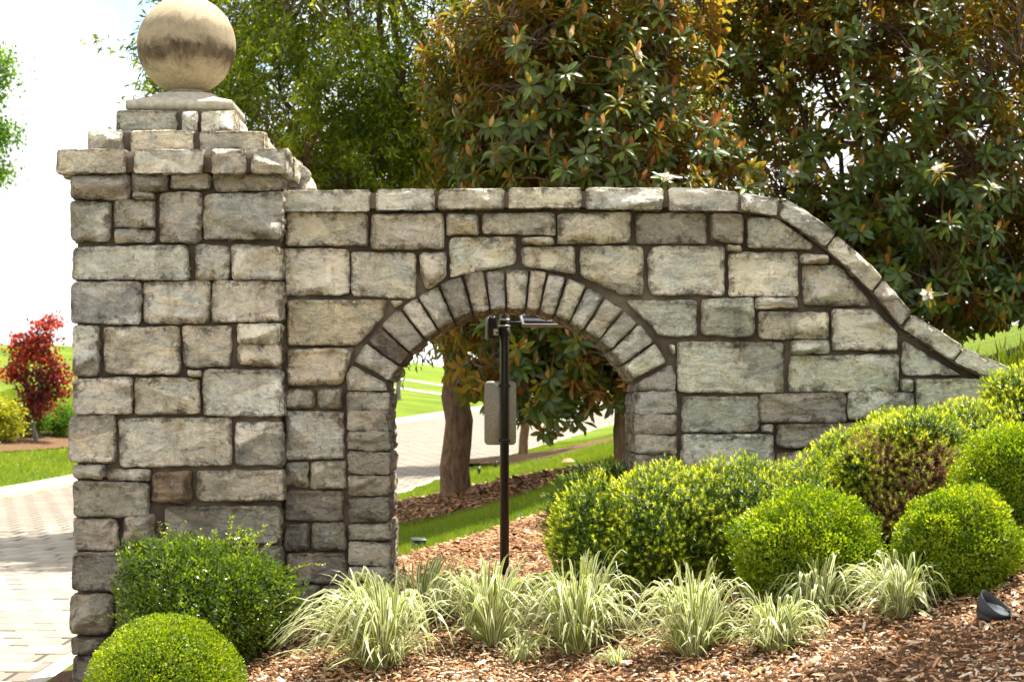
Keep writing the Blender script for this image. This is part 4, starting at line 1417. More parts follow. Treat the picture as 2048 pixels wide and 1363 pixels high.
# yews and clipped shrubs right of the arch
def blob(px, py, rx, rz, Y, ry=None):
    return (at(px, py, Y), (m_at(rx, Y), ry if ry else m_at(rx, Y) * .8, m_at(rz, Y)))
def gz(b): return float(hgt(b[0][0], b[0][1]))
B1 = [blob(1195, 1085, 100, 130, -1.0), blob(1330, 1060, 140, 130, -1.0, .45), blob(1480, 1040, 150, 125, -.95, .45), blob(1620, 1050, 120, 135, -.95, .4)]
yew('long spreading yew hedge with yellow-green tips at the foot of the wall', B1, gz(B1[1]) - .05, 6800, 21)
B2 = [blob(1185, 1035, 98, 105, 1.25, .45), blob(1240, 1010, 80, 80, 1.35, .4)]
yew('dark green yew standing inside the arch opening by the right jamb', B2, gz(B2[0]) - .05, 2200, 22, tip=.38)
B3 = [blob(1690, 930, 72, 62, -.5, .3), blob(1800, 900, 110, 75, -.5, .35), blob(1930, 895, 110, 85, -.45, .4), blob(2050, 870, 110, 75, -.4, .4), blob(1835, 872, 95, 42, -.95, .22), blob(1715, 945, 50, 55, -1.05, .2)]
yew('light green feathery yew rising along the wall above the dead brown shrub', B3, gz(B3[0]) - .05, 6200, 23, tip=.72)
B4 = [blob(1760, 950, 76, 88, -1.0, .28), blob(1848, 965, 84, 100, -1.05, .32), blob(1800, 1030, 98, 76, -1.1, .32)]
yew('half dead brown yew with bare twigs between the green shrubs', B4, gz(B4[0]) - .05, 3000, 24, 'dead', tip=.78)
B5 = [blob(2050, 800, 82, 62, -.25, .3)]
yew('small bright yew at the low end of the coping on the right edge', B5, gz(B5[0]) - .3, 1500, 25, tip=.7)
b = blob(1617, 1108, 150, 124, -1.85)
boxwood('broad clipped dark green shrub mound in front of the yew hedge', b[0], b[1], gz(b) - .05, 26000, 31, .30, 'boxwood', (.016, .03), .52)
b = blob(1914, 1092, 126, 114, -2.35)
boxwood('round clipped shrub on the mulch nearest the black ground light', b[0], b[1], gz(b) - .05, 22000, 32, .28, 'boxwood', (.016, .028), .56)
b = blob(2045, 975, 140, 135, -1.75)
boxwood('large clipped shrub cut off by the right edge of the picture', b[0], b[1], gz(b) - .05, 26000, 33, .25, 'boxwood', (.015, .027), .58)

# ------------------------------------------------------------------ lilyturf clumps
def clump(label, px, py, spread, height, n, seed):
    x, y, z = ground_at(px, py)
    d = y + D
    R = spread / 2 * d / F; H = height * d / F
    rg = np.random.default_rng(seed)
    t = thing('lilyturf_clump', label, 'grass clump', (x, y, z), 'variegated lilyturf clumps along the bed')
    bpy.context.view_layer.update()
    K = 8
    n = int(n * .9)
    R *= 1.12; H *= .95; wide = rg.uniform(.85, 1.25); flop = rg.uniform(.85, 1.2)
    a = rg.uniform(0, 2 * pi, n)
    kind = rg.random(n)
    out = np.where(kind < .22, rg.uniform(.10, .5, n), np.where(kind < .72, rg.uniform(.5, 1.1, n), rg.uniform(.55, 1.0, n)))
    b0 = np.stack([x + np.cos(a) * R * .22 * rg.random(n), y + np.sin(a) * R * .22 * rg.random(n), np.full(n, 0.0)], -1)
    b0[:, 2] = hgt(b0[:, 0], b0[:, 1]) + .01
    hh = H * np.where(kind < .22, rg.uniform(.75, 1.15, n), np.where(kind < .72, rg.uniform(.5, .9, n), rg.uniform(.18, .5, n)))
    s = np.linspace(0, 1, K)
    peak = np.where(kind < .22, rg.uniform(.85, 1.1, n), rg.uniform(.50, .75, n))
    u_ = s[None] / peak[:, None]
    prof = np.where(u_ < 1, np.sin(np.clip(u_, 0, 1) * pi / 2), 1 - .5 * flop * ((u_ - 1) / np.maximum(1 / peak[:, None] - 1, .2)) ** 2)
    zz = hh[:, None] * prof
    rr = (R * out)[:, None] * (s[None] ** 1.05)
    bend = rg.normal(0, .25, n)[:, None] * s[None] ** 2
    ca, sa = np.cos(a[:, None] + bend), np.sin(a[:, None] + bend)
    C = np.stack([b0[:, None, 0] + ca * rr, b0[:, None, 1] + sa * rr, b0[:, None, 2] + zz], -1)
    C[..., 0] += rg.normal(0, .09) * R * s[None] ** 2; C[..., 1] += rg.normal(0, .09) * R * s[None] ** 2
    gnd = hgt(C[..., 0], C[..., 1]) + .02
    C[..., 2] = np.maximum(C[..., 2], gnd)
    w = wide * rg.uniform(.006, .0115, n)[:, None] * np.interp(s, [0, .3, .75, 1], [.8, 1, .8, .06])[None]
    tw = rg.normal(0, .5, n)[:, None] + 0 * s[None]
    S = np.stack([-np.sin(a[:, None] + tw), np.cos(a[:, None] + tw), rg.normal(0, .3, n)[:, None] + 0 * s[None]], -1)
    S = unit(S)
    mid = C.copy(); mid[..., 2] -= w * .35
    V = np.stack([C - S * w[..., None], mid, C + S * w[..., None]], 2).reshape(-1, 3)
    i = np.arange(n * K * 3).reshape(n, K, 3)
    q = np.concatenate([np.stack([i[:, :-1, j], i[:, :-1, j + 1], i[:, 1:, j + 1], i[:, 1:, j]], -1).reshape(-1, 4) for j in (0, 1)])
    u = np.tile(np.array([0., .5, 1.]), n * K)
    U = np.stack([u, np.repeat(np.tile(s, n), 3)], -1)
    tint = np.repeat(rg.random(n), K * 3)
    o = obj('leaves', V, q, M['strap'], tint=tint, uv=U, smooth_shade=True)
    reparent(o, t)
    return t
clump('largest variegated lilyturf clump, nearest the pillar shrubs, at lower left', 758, 1338, 300, 185, 330, 41)
clump('lilyturf clump leaning on the left jamb, behind the largest clump', 850, 1250, 250, 130, 200, 42)
clump('middle lilyturf clump in front of the black post', 985, 1292, 250, 175, 240, 43)
clump('small upright pale lilyturf tuft in front of the two middle clumps', 1042, 1332, 105, 70, 70, 44)
clump('tall lilyturf clump beside the foot of the dark yew hedge', 1160, 1305, 260, 190, 280, 45)
clump('lilyturf clump below the middle of the yew hedge', 1390, 1312, 240, 180, 260, 46)
clump('low front lilyturf clump of the pair before the broad clipped mound', 1552, 1305, 190, 115, 190, 47)
clump('back lilyturf clump of the pair before the broad clipped mound', 1640, 1238, 190, 125, 200, 48)
clump('rightmost lilyturf clump, beside the round clipped shrub', 1800, 1240, 210, 135, 230, 49)
clump('tiny straggling lilyturf seedling on bare mulch at the bottom', 1235, 1338, 90, 45, 40, 50)

# ------------------------------------------------------------------ trees
def tree_frame(base, fork_z, limbs, r0, rg, r_limb=.5):
    """trunk to the fork and limbs to given points; returns tube parts and limb samples"""
    parts = []
    top = np.array([base[0] + rg.normal(0, .05), base[1], fork_z])
    b0 = np.array([base[0], base[1], base[2] - .15])
    k = 10
    tr = curve(b0, top, 0, k, rg, .12)
    rad = np.interp(np.linspace(0, 1, k), [0, .06, .15, 1], [r0 * 1.5, r0 * 1.15, r0, r0 * .82])
    parts.append(tube(tr, rad, 14))
    samples = [tr[-1]]
    srad = [r0 * .6]
    for e in limbs:
        st = tr[-1] if rg.random() < .6 else tr[int(rg.integers(k - 3, k))]
        cv = curve(st, e, .10, 12, rg, .35)
        rr = np.linspace(r0 * r_limb, r0 * .10, 12)
        parts.append(tube(cv, rr, 7))
        samples += list(cv[2:]); srad += list(rr[2:])
    return parts, np.array(samples), np.array(srad)

def crown_points(blobs, n, rg, seed, hollow=.35):
    out = []
    vol = np.array([b[1][0] * b[1][1] * b[1][2] for b in blobs]) ** .7; vol = vol / vol.sum()
    for (c, r), w in zip(blobs, vol):
        k = int(n * w) + 1
        d = rand_dirs(k, rg)
        rad = (hollow + (1 - hollow) * rg.random(k)) ** .6 * lumpy(d, seed, .35)
        out.append(np.array(c) + d * rad[:, None] * np.array(r))
    return np.concatenate(out)

def twigs(tips, samples, rg, r=.008, k=5):
    n = len(tips)
    st = np.empty((n, 3))
    for i0 in range(0, n, 500):
        p = tips[i0:i0 + 500]
        d2 = ((samples[None] - p[:, None]) ** 2).sum(2) + .6 * np.maximum(0, samples[None, :, 2] - p[:, None, 2]) ** 2
        st[i0:i0 + 500] = samples[np.argmin(d2, 1)]
    v = st - tips
    dl_ = np.linalg.norm(v, axis=1, keepdims=True)
    st = tips + v * np.minimum(1, .9 / np.maximum(dl_, 1e-6))
    dl_ = np.minimum(dl_, .9)
    t = np.linspace(0, 1, k)
    C = st[:, None] * (1 - t)[None, :, None] + tips[:, None] * t[None, :, None]
    C[..., 2] += .06 * dl_ * 4 * (t * (1 - t))[None]
    C[:, 1:-1] += rg.normal(0, 1, (n, k - 2, 3)) * (.35 * dl_ / k)[..., None]
    ax = unit(tips - st + 1e-6)
    ref = np.where(np.abs(ax[:, 2:3]) > .9, np.array([[1., 0, 0]]), np.array([[0, 0, 1.]]))
    a = unit(np.cross(ax, ref)); b = np.cross(ax, a)
    th = np.arange(3) * 2 * pi / 3
    off = a[:, None] * np.cos(th)[None, :, None] + b[:, None] * np.sin(th)[None, :, None]
    rad = np.linspace(r * 1.3, r * .4, k)
    V = C[:, :, None, :] + rad[None, :, None, None] * off[:, None]
    i = np.arange(n * k * 3).reshape(n, k, 3); j = np.roll(i, -1, 2)
    q = np.stack([i[:, :-1], j[:, :-1], j[:, 1:], i[:, 1:]], -1).reshape(-1, 4)
    return [(V.reshape(-1, 3), [q], np.zeros(n * k * 3))], unit(C[:, -1] - C[:, -2])

# willow oak behind the left half of the wall
OB = OAK
rg = np.random.default_rng(61)
t = thing('willow_oak_tree', 'green narrow-leaved tree with thick brown trunk seen through the arch', 'tree', OB)
bpy.context.view_layer.update()
ox, oy = OB[0], OB[1]
OBL = [((ox - .6, oy - .3, 7.6), (4.0, 3.4, 3.3)), ((ox - 2.2, oy - .8, 6.3), (2.2, 2.4, 2.0)), ((ox + .3, oy, 5.2), (3.1, 2.6, 2.0)), ((ox + 2.6, oy + .8, 8.0), (2.8, 2.4, 2.8)), ((ox - .5, oy, 10.0), (3.0, 2.8, 2.0)), ((ox - .7, oy - .2, 3.7), (1.3, 1.2, .7)), ((ox - 2.4, oy - 1, 4.9), (1.9, 1.8, 1.1))]
limbs = [np.array(b[0]) + rand_dirs(1, rg)[0] * np.array(b[1]) * .75 for b in OBL for _ in range(4)]
parts, samp, srad = tree_frame(OB, 3.7, limbs, .215, rg, .42)
trunkparts = parts[:1]; limbparts = parts[1:]
tips = crown_points(OBL, 3800, rg, 61, .3)
extra = np.array([at(px_, py_, oy - 16.0 + 16.0) for (px_, py_) in ((300, 160), (330, 150), (282, 188), (350, 175), (310, 178), (345, 160), (430, 170), (400, 185), (455, 150))])
tips = np.concatenate([tips, extra])
tw, td = twigs(tips, samp, rg, .009)
v, f, _ = merge(trunkparts); reparent(obj('trunk', v, f, M['bark'], smooth_shade=True), t)
v, f, _ = merge(limbparts + tw); reparent(obj('branches', v, f, M['bark'], smooth_shade=True), t)
lp = []
n = len(tips)
tone_t = np.clip(.45 + 1.1 * fbm(tips[:, 0] * 1.1, tips[:, 2] * 1.1, 3, 3), 0, 1)
hang = unit(td * .8 + rand_dirs(n, rg) * .5 + np.array([0, 0, -.35]))
LN = 46
for k in range(LN):
    s = rg.uniform(-.15, .62, n) 
    pos = tips + hang * s[:, None] + rand_dirs(n, rg) * .09
    d_ = unit(hang * .7 + rand_dirs(n, rg) * .9 + np.array([0, 0, -.25]))
    l = rg.uniform(.085, .15, n)
    keep = np.arange(n) < n - len(extra) if k > 16 else np.ones(n, bool)
    lp.append(leaf_arrays(pos[keep], d_[keep], unit(rand_dirs(n, rg) + np.array([0, 0, .6]))[keep], l[keep], l[keep] * .28, np.clip(tone_t + rg.uniform(-.35, .4, n), 0, 1)[keep], DIAMOND))
cr = leaf_obj('crown', lp, M['oak']); reparent(cr, t)

# magnolias
def rosettes(tips, ax, rg, L0, lo=9, hi=14):
    """9 to 13 leaves round each shoot tip, the older ones drooping"""
    n = len(tips)
    ref = np.where(np.abs(ax[:, 2:3]) < .9, np.array([[0, 0, 1.]]), np.array([[1., 0, 0]]))
    s = unit(np.cross(ax, ref)); u = np.cross(s, ax)
    kk = rg.integers(lo, hi, n)
    i = np.arange(hi - 1)[None].repeat(n, 0)
    back = i / kk[:, None]
    a = rg.uniform(0, 6.28, n)[:, None] + i * 2.4
    r = s[:, None] * np.cos(a)[..., None] + u[:, None] * np.sin(a)[..., None]
    A = ax[:, None]
    z = np.array([0, 0, 1.0])
    d = unit(r + A * (.75 - back)[..., None] - z * (.42 * (back + .2))[..., None])
    nr = unit(A - r * (.2 - .6 * back)[..., None] + z * .3)
    p = tips[:, None] - A * (back * .10)[..., None] + r * .01
    L = L0 * rg.uniform(.75, 1.15, (n, hi - 1))
    m = i < kk[:, None]
    return p[m], d[m], nr[m], L[m]

leaf_meshes = []
for k in range(6):
    tm, fcs = LONG
    v = tm.copy()
    v[:, 2] += -.10 * (k % 3) * v[:, 0] ** 2 * .8
    vv = np.stack([v[:, 0], v[:, 1] * (.36 + .03 * (k % 2)), v[:, 2]], -1)
    leaf_meshes.append(make_mesh('leaf', vv, [f for f in fcs], M['magnolia'], tint=np.full(9, [.05, .25, .45, .6, .8, 1.0][k])))

from mathutils import Matrix
def magnolia(label, base, fork_z, blobs, n_tips, seed, r0, flowers, buds, L0=.185, lean=None):
    rg = np.random.default_rng(seed)
    t = thing('magnolia_tree', label, 'tree', base, 'magnolias behind the wall')
    bpy.context.view_layer.update()
    limbs = [np.array(b[0]) + rand_dirs(1, rg)[0] * np.array(b[1]) * .8 for b in blobs for _ in range(4)]
    parts, samp, srad = tree_frame(base, fork_z, limbs, r0, rg, .34)
    tips = crown_points(blobs, n_tips, rg, seed, .25)
    fl = np.array([at(a, b, Yf_) for (a, b, Yf_) in flowers]) if flowers else np.zeros((0, 3))
    tips = np.concatenate([tips, fl]) if len(fl) else tips
    tips = tips[tips[:, 2] > hgt(tips[:, 0], tips[:, 1]) + .45]
    tips = tips[tips[:, 1] > 1.9]
    tw, td = twigs(tips, samp, rg, .012, 5)
    v, f, _ = merge(parts[:1]); reparent(obj('trunk', v, f, M['bark'], smooth_shade=True), t)
    v, f, _ = merge(parts[1:] + tw); reparent(obj('branches', v, f, M['magbark'], smooth_shade=True), t)
    cx_ = np.array(blobs[0][0])
    out = unit(tips - cx_)
    ax = unit(td * .5 + out * .5 + rand_dirs(len(tips), rg) * .35 + np.array([0, 0, .55]))
    Pp, Dd, Nn, Ll = rosettes(tips, ax, rg, L0)
    YP, YD, YN, YL = [], [], [], []
    for p, a in zip(tips, ax):
        if rg.random() < buds:
            for _ in range(int(rg.integers(1, 4))):      # young upright leaves with felted backs
                YP.append(p + a * .02); YD.append(unit((a * .6 + np.array([0, 0, 1.1]) + rand_dirs(1, rg)[0] * .45)[None])[0])
                YN.append(rand_dirs(1, rg)[0]); YL.append(L0 * rg.uniform(.55, .95))
    tint = np.clip(rg.beta(1.7, 2.0, len(Pp)) + .25 * fbm(Pp[:, 0], Pp[:, 2], seed, 3), 0, 1)
    # the leaves that face the wall and show largest become leaves of their own
    d = Pp[:, 1] + D
    px = VX + F * Pp[:, 0] / d; py = VY - F * (Pp[:, 2] - ZC) / d
    vis = (px > 20) & (px < 2030) & (py > 5) & ((py < 360) | ((px > 1700) & (py < 300 + (px - 1550) * .9)) | ((px > 850) & (px < 1200) & (py > 690) & (py < 880)))
    order = np.argsort(d + (~vis) * 1000)[:300]
    solo = np.zeros(len(Pp), bool); solo[order] = True
    ys_ = leaf_arrays(Pp[~solo], Dd[~solo], Nn[~solo], Ll[~solo], Ll[~solo] * .38, tint[~solo], LONG)
    crown = leaf_obj('crown', [ys_], M['magnolia']); reparent(crown, t)
    bpy.context.view_layer.update()
    inv = crown.matrix_world.inverted()
    for i in np.where(solo)[0]:
        dd = Dd[i] / np.linalg.norm(Dd[i]); s = np.cross(Nn[i], dd); s = s / np.linalg.norm(s); nn = np.cross(dd, s)
        o = bpy.data.objects.new('leaf', leaf_meshes[int(np.clip(tint[i] * 6, 0, 5))])
        link(o, crown)
        L = Ll[i]
        o.matrix_parent_inverse = inv
        o.matrix_basis = Matrix(((dd[0] * L, s[0] * L, nn[0] * L, Pp[i, 0]), (dd[1] * L, s[1] * L, nn[1] * L, Pp[i, 1]), (dd[2] * L, s[2] * L, nn[2] * L, Pp[i, 2]), (0, 0, 0, 1)))
    if YP:
        YL = np.array(YL)
        y_ = leaf_arrays(np.array(YP), np.array(YD), np.array(YN), YL, YL * .34, rg.random(len(YP)) ** 1.3, LONG)
        reparent(leaf_obj('young_leaves', [y_], M['newleaf']), t)
    for j, p in enumerate(fl):
        pr = []
        up = unit(np.array([[rg.normal(0, .6), -.6 + rg.normal(0, .3), .7]]))[0]
        s = unit(np.cross(up, np.array([0, 0, 1.0]))[None])[0]; w = np.cross(s, up)
        k = 9
        for i in range(k):
            a_ = i * 2 * pi / 6 * (1 if i < 6 else 2) + rg.normal(0, .25)
            r_ = s * cos(a_) + w * sin(a_)
            open_ = rg.uniform(.6, 1.2) if i < 6 else rg.uniform(.15, .5)
            l_ = rg.uniform(.075, .11)
            pr.append(leaf_arrays((p + r_ * .012)[None], (r_ * open_ + up * (1.15 - open_ * .8) + np.array([0, 0, -.15]))[None], (up - r_ * .6)[None], l_ * (1 if i < 6 else .75), l_ * .80, rg.beta(2.0, 1.3), OVAL))
        fo = leaf_obj('flower', pr, M['petal']); reparent(fo, t)
    return t

MB1 = (1.55, 12.2, float(hgt(1.55, 12.2)))
mb_ = [((1.05, 12.0, 5.6), (2.15, 1.9, 2.6)), ((.55, 11.8, 3.5), (1.45, 1.6, 1.35)), ((2.1, 12.2, 4.2), (1.6, 1.7, 2.0)), ((1.4, 12.2, 8.0), (1.7, 1.7, 1.8)), ((0.25, 11.8, 6.3), (1.35, 1.5, 1.5)), ((.15, 12.4, 2.85), (1.0, 1.3, .55)), ((1.1, 11.9, 2.75), (1.1, 1.2, .65)), ((.55, 11.6, 2.45), (1.25, .9, .6))]
magnolia('broad magnolia with rust-backed leaves above the arch, crooked trunk by the right jamb', MB1, 2.6, mb_, 2300, 71, .13,
         [(1332, 356, 9.9), (1272, 108, 9.9)], .55)
MB2 = (5.2, 14.2, float(hgt(5.2, 14.2)))
mb2 = [((5.1, 14.0, 5.8), (2.5, 2.2, 2.7)), ((5.6, 13.6, 3.9), (2.6, 2.0, 1.45)), ((4.0, 13.8, 3.9), (1.5, 1.7, 1.3)), ((7.0, 14.2, 6.4), (2.0, 2.2, 2.6)), ((5.2, 14.2, 8.3), (2.3, 2.2, 1.8)), ((7.6, 14, 4.0), (1.7, 1.8, 1.3)), ((3.6, 14.2, 7.4), (1.1, 1.4, 1.3)), ((6.2, 13.2, 3.35), (1.9, 1.4, .75))]
magnolia('dense dark magnolia with several white flowers above the sloping coping at right', MB2, 3.6, mb2, 3300, 72, .16,
         [(1585, 345, 11.3), (1842, 142, 11.1), (1880, 338, 11.0), (1855, 590, 11.0), (1412, 352, 11.4), (1985, 375, 11.0)], .34)
MB3 = (FAR[0] + .02, FAR[1], FAR[2])
magnolia('far magnolia with a pale slim trunk standing behind the sign through the arch', MB3, 3.4, [((MB3[0], MB3[1], 6.2), (2.4, 2.2, 2.8)), ((MB3[0] + .3, MB3[1], 3.6), (1.7, 1.6, .9)), ((MB3[0], MB3[1], 8.8), (1.8, 1.8, 1.6))], 900, 73, .10, [], .3)

# generic leafy tree or bush
def leafy(name, label, cat, base, fork_z, blobs, n_tips, per, leaf, mat, seed, r0, bark='greybark', spread=.22, shape=DIAMOND, group=None, aspect=.6):
    rg = np.random.default_rng(seed)
    t = thing(name, label, cat, base, group)
    bpy.context.view_layer.update()
    limbs = [np.array(b[0]) + rand_dirs(1, rg)[0] * np.array(b[1]) * .7 for b in blobs for _ in range(3)]
    parts, samp, srad = tree_frame(base, fork_z, limbs, r0, rg, .45)
    tips = crown_points(blobs, n_tips, rg, seed, .25)
    tw, td = twigs(tips, samp, rg, r0 * .06 + .003, 4)
    v, f, _ = merge(parts[:1]); reparent(obj('trunk', v, f, M[bark], smooth_shade=True), t)
    v, f, _ = merge(parts[1:] + tw); reparent(obj('branches', v, f, M[bark], smooth_shade=True), t)
    n = len(tips)
    tt = np.clip(.45 + 1.2 * fbm(tips[:, 0] * 1.5, tips[:, 2] * 1.5, seed, 3), 0, 1)
    lp = []
    for k in range(per):
        pos = tips + rg.normal(0, spread, (n, 3)) * np.array([1, 1, .6])
        l = leaf * rg.uniform(.7, 1.3, n)
        lp.append(leaf_arrays(pos, rand_dirs(n, rg) + np.array([0, 0, -.2]), unit(rand_dirs(n, rg) * .8 + np.array([0, 0, .8])), l, l * aspect, np.clip(tt + rg.uniform(-.35, .35, n), 0, 1), shape))
    reparent(leaf_obj('crown', lp, M[mat]), t)
    return t

mx, my, mz = MAP
dM = my + D
s_ = dM / F
def mp_(px, py): return (( px - VX) * s_, my, ZC - (py - VY) * s_)
q = lambda px, py, rx, rz: (mp_(px, py), (rx * s_, rx * s_ * .9, rz * s_))
leafy('red_maple_tree', 'small red-leaved maple on the mulch bed across the drive', 'tree', MAP, mp_(76, 850)[2],
      [q(72, 735, 46, 72), q(95, 650, 26, 34), q(50, 690, 34, 34), q(112, 760, 30, 50), q(30, 745, 30, 16), q(70, 810, 40, 24)], 300, 15, .10, 'maple', 81, .06, 'greybark', .12)
g = ground_at(10, 886)
leafy('golden_shrub', 'yellow-green shrub with pale flowers left of the red maple', 'shrub', g, g[2] + .3, [((g[0] - .15, g[1], g[2] + .5), (.5, .45, .42))], 170, 40, .07, 'golden', 82, .03, 'twig', .12)
g = ground_at(48, 878)
leafy('green_shrub', 'dark green shrub between the golden shrub and the maple stem', 'shrub', (g[0], g[1] + .6, g[2]), g[2] + .25, [((g[0], g[1] + .6, g[2] + .5), (.45, .5, .45))], 150, 36, .06, 'treeleft', 83, .03, 'twig', .1)
g = ground_at(108, 876)
leafy('green_shrub', 'dark green shrub right of the maple stem', 'shrub', (g[0], g[1] + .5, g[2]), g[2] + .25, [((g[0], g[1] + .5, g[2] + .45), (.42, .5, .42))], 150, 36, .06, 'treeleft', 84, .03, 'twig', .1)
# tree whose crown enters from the left edge
dl = 62.0; yl = dl - D
def ml(px, py): return ((px - VX) / F * dl, yl, ZC - (py - VY) / F * dl)
bl_ = (ml(-150, 0)[0], yl, float(hgt(ml(-150, 0)[0], yl)))
leafy('broadleaf_tree', 'bright green tree reaching in from the left edge against the sky', 'tree', bl_, 5.5,
      [(ml(-70, 155), (1.25, 1.4, 1.1)), (ml(-70, 275), (1.32, 1.4, .85)), (ml(-80, 350), (1.2, 1.4, .8)), (ml(-170, 230), (2.0, 2.0, 2.4))], 800, 46, .13, 'treeleft', 85, .2, 'greybark', .26)
# young street tree whose grey trunk stands on the lawn beyond the drive
g = ground_at(797, 798)
leafy('young_tree', 'slim grey-trunked tree on the lawn beyond the drive, by the left jamb', 'tree', g, g[2] + 2.2, [((g[0], g[1], g[2] + 3.3), (1.2, 1.2, 1.1))], 160, 24, .12, 'treeleft', 86, .10, 'greybark', .25)
# tree outside the right edge, its shade lies on the mulch
g = (5.6, -3.0, float(hgt(5.6, -3.0)))
leafy('shade_tree', 'tree just outside the right edge that shades the mulch corner', 'tree', g, g[2] + 2.6, [((4.3, -2.75, 5.7), (1.15, .95, .6)), ((5.1, -3.3, 5.9), (1.5, 1.3, .8))], 620, 40, .12, 'treeleft', 87, .10, 'bark', .26)
# bright tall grass behind the low end of the wall
def tall_grass(label, px, py, Y, seed):
    x, z = P(px, py, Y); z = float(hgt(x, Y))
    rg = np.random.default_rng(seed)
    t = thing('green_shrub', label, 'shrub', (x, Y, z)); bpy.context.view_layer.update()
    n = 2600
    p = np.stack([x + rg.normal(0, .55, n), Y + rg.normal(0, .5, n), np.full(n, z)], -1)
    p[:, 2] = hgt(p[:, 0], p[:, 1]) + rg.uniform(0, .35, n)
    d_ = unit(np.stack([rg.normal(0, .4, n), rg.normal(0, .4, n), np.ones(n)], -1))
    o = leaf_obj('foliage', [leaf_arrays(p, d_, rand_dirs(n, rg), rg.uniform(.2, .5, n), .014, rg.uniform(.3, 1, n), DIAMOND)], M['grass'])
    reparent(o, t)
tall_grass('bright grassy plant behind the low end of the wall on the right', 1975, 720, 4.5, 91)
# ------------------------------------------------------------------ sign post behind the arch
PY = 1.7
bx_, bzz = P(1009, 1150, PY)
g = float(hgt(bx_, PY))
s_ = (D + PY) / F
t = thing('sign_post', 'black post with a sign seen from behind and a small solar panel, inside the arch', 'sign', (bx_, PY, g))
bpy.context.view_layer.update()
def zz_(py): return ZC - (py - VY) * s_
def xx_(px): return (px - VX) * s_
def put(mb, name, mat, parent=t, sm=False):
    o = mb.build(name, M[mat], None, sm); reparent(o, parent); return o
R_ = 9.2 * s_
post = put(MB().lathe((bx_, PY, 0), [(R_, g - .3), (R_, zz_(668)), (R_ * 1.0, zz_(598))], 24), 'post', 'black', t, True)
bpy.context.view_layer.update()
put(MB().lathe((bx_, PY, 0), [(R_ * 1.18, zz_(672)), (R_ * 1.25, zz_(668)), (R_ * 1.25, zz_(655)), (R_ * 1.12, zz_(655))], 24), 'collar', 'blackplastic', t, True)
put(MB().lathe((bx_, PY, 0), [(R_ * 1.29, zz_(653.5)), (R_ * 1.29, zz_(650)), (R_ * 1.05, zz_(650))], 24), 'band', 'steel', t, True)
put(MB().lathe((bx_, PY, 0), [(R_ * 1.06, zz_(641)), (R_ * 1.06, zz_(637)), (R_ * 1.0, zz_(637))], 24), 'post_ring', 'white', t, True)
# rounded sign plate, its bare back towards the viewer
def plate(w, h, r, th, c, n=6):
    pts = []
    for (sx, sz, a0) in ((1, 1, 0), (-1, 1, 90), (-1, -1, 180), (1, -1, 270)):
        for k in range(n + 1):
            a = radians(a0 + 90 * k / n)
            pts.append((c[0] + sx * (w / 2 - r) + r * cos(a), c[2] + sz * (h / 2 - r) + r * sin(a)))
    m = len(pts)
    v = [(x, c[1] - th / 2, z) for x, z in pts] + [(x, c[1] + th / 2, z) for x, z in pts]
    f = [tuple(range(m - 1, -1, -1)), tuple(range(m, 2 * m))] + [(i, (i + 1) % m, m + (i + 1) % m, m + i) for i in range(m)]
    mb = MB(); mb.add(v, f[::1])
    return mb
sg = put(plate(64 * s_, 128 * s_, 9 * s_, .004, (xx_(1000.5), PY + R_ + .012, zz_(825.5))), 'sign_panel', 'signback')
for py in (771, 880):
    br = put(MB().box((bx_ , PY + .004, zz_(py)), (R_ * 2.5, R_ * 2.2, .022), bevel=.003), 'bracket', 'blackplastic')
    bpy.context.view_layer.update()
    put(MB().lathe((bx_ + R_ * 1.15, PY - R_ * .6, zz_(py)), [(.007, -.006), (.007, .006)], 10, rx=pi / 2), 'bolt', 'steel', br)
# control box on the left of the post top
bx0 = put(MB().box((xx_(984), PY - .01, zz_(655)), (22 * s_, .12, 46 * s_), bevel=.018), 'control_box', 'blackplastic')
bpy.context.view_layer.update()
put(MB().box((xx_(974), PY - .01, zz_(655)), (6 * s_, .135, 50 * s_), bevel=.01), 'box_lid', 'greyplastic', bx0)
lb = put(MB().box((xx_(991.5), PY - .075, zz_(664.5)), (9 * s_, .006, 12.5 * s_)), 'label_plate', 'white', bx0)
put(MB().box((xx_(994), PY - .079, zz_(665.5)), (3.2 * s_, .003, 3.6 * s_)), 'label_mark', 'blackplastic', bx0)
put(MB().box((xx_(997), PY - R_ * 1.32, zz_(651.5)), (11 * s_, .006, 4 * s_)), 'clamp', 'white', bx0)
# solar panel leaning back to the right
pc = (xx_(1084), PY + .15, zz_(629))
tilt = radians(-32)
rz = radians(8)
pan = put(MB().box(pc, (90 * s_, .34, .028), rz=rz, rx=-tilt, bevel=.004), 'solar_panel', 'greyplastic')
bpy.context.view_layer.update()
def onp(u, v, w):
    y, z = v * cos(-tilt) - w * sin(-tilt), v * sin(-tilt) + w * cos(-tilt)
    x, y = u * cos(rz) - y * sin(rz), u * sin(rz) + y * cos(rz)
    return (pc[0] + x, pc[1] + y, pc[2] + z)
for i in range(4):
    put(MB().box(onp(0, (-1.5 + i) * .076, -.017), (80 * s_, .068, .008), rz=rz, rx=-tilt), 'solar_cell', 'cell', pan)
    put(MB().box(onp(0, (-1.5 + i) * .076, .017), (80 * s_, .068, .008), rz=rz, rx=-tilt), 'solar_cell', 'cell', pan)
put(MB().box(((pc[0] + bx_) / 2 - .06, PY + .05, zz_(646)), (.14, .03, .03), bevel=.004), 'panel_arm', 'blackplastic')

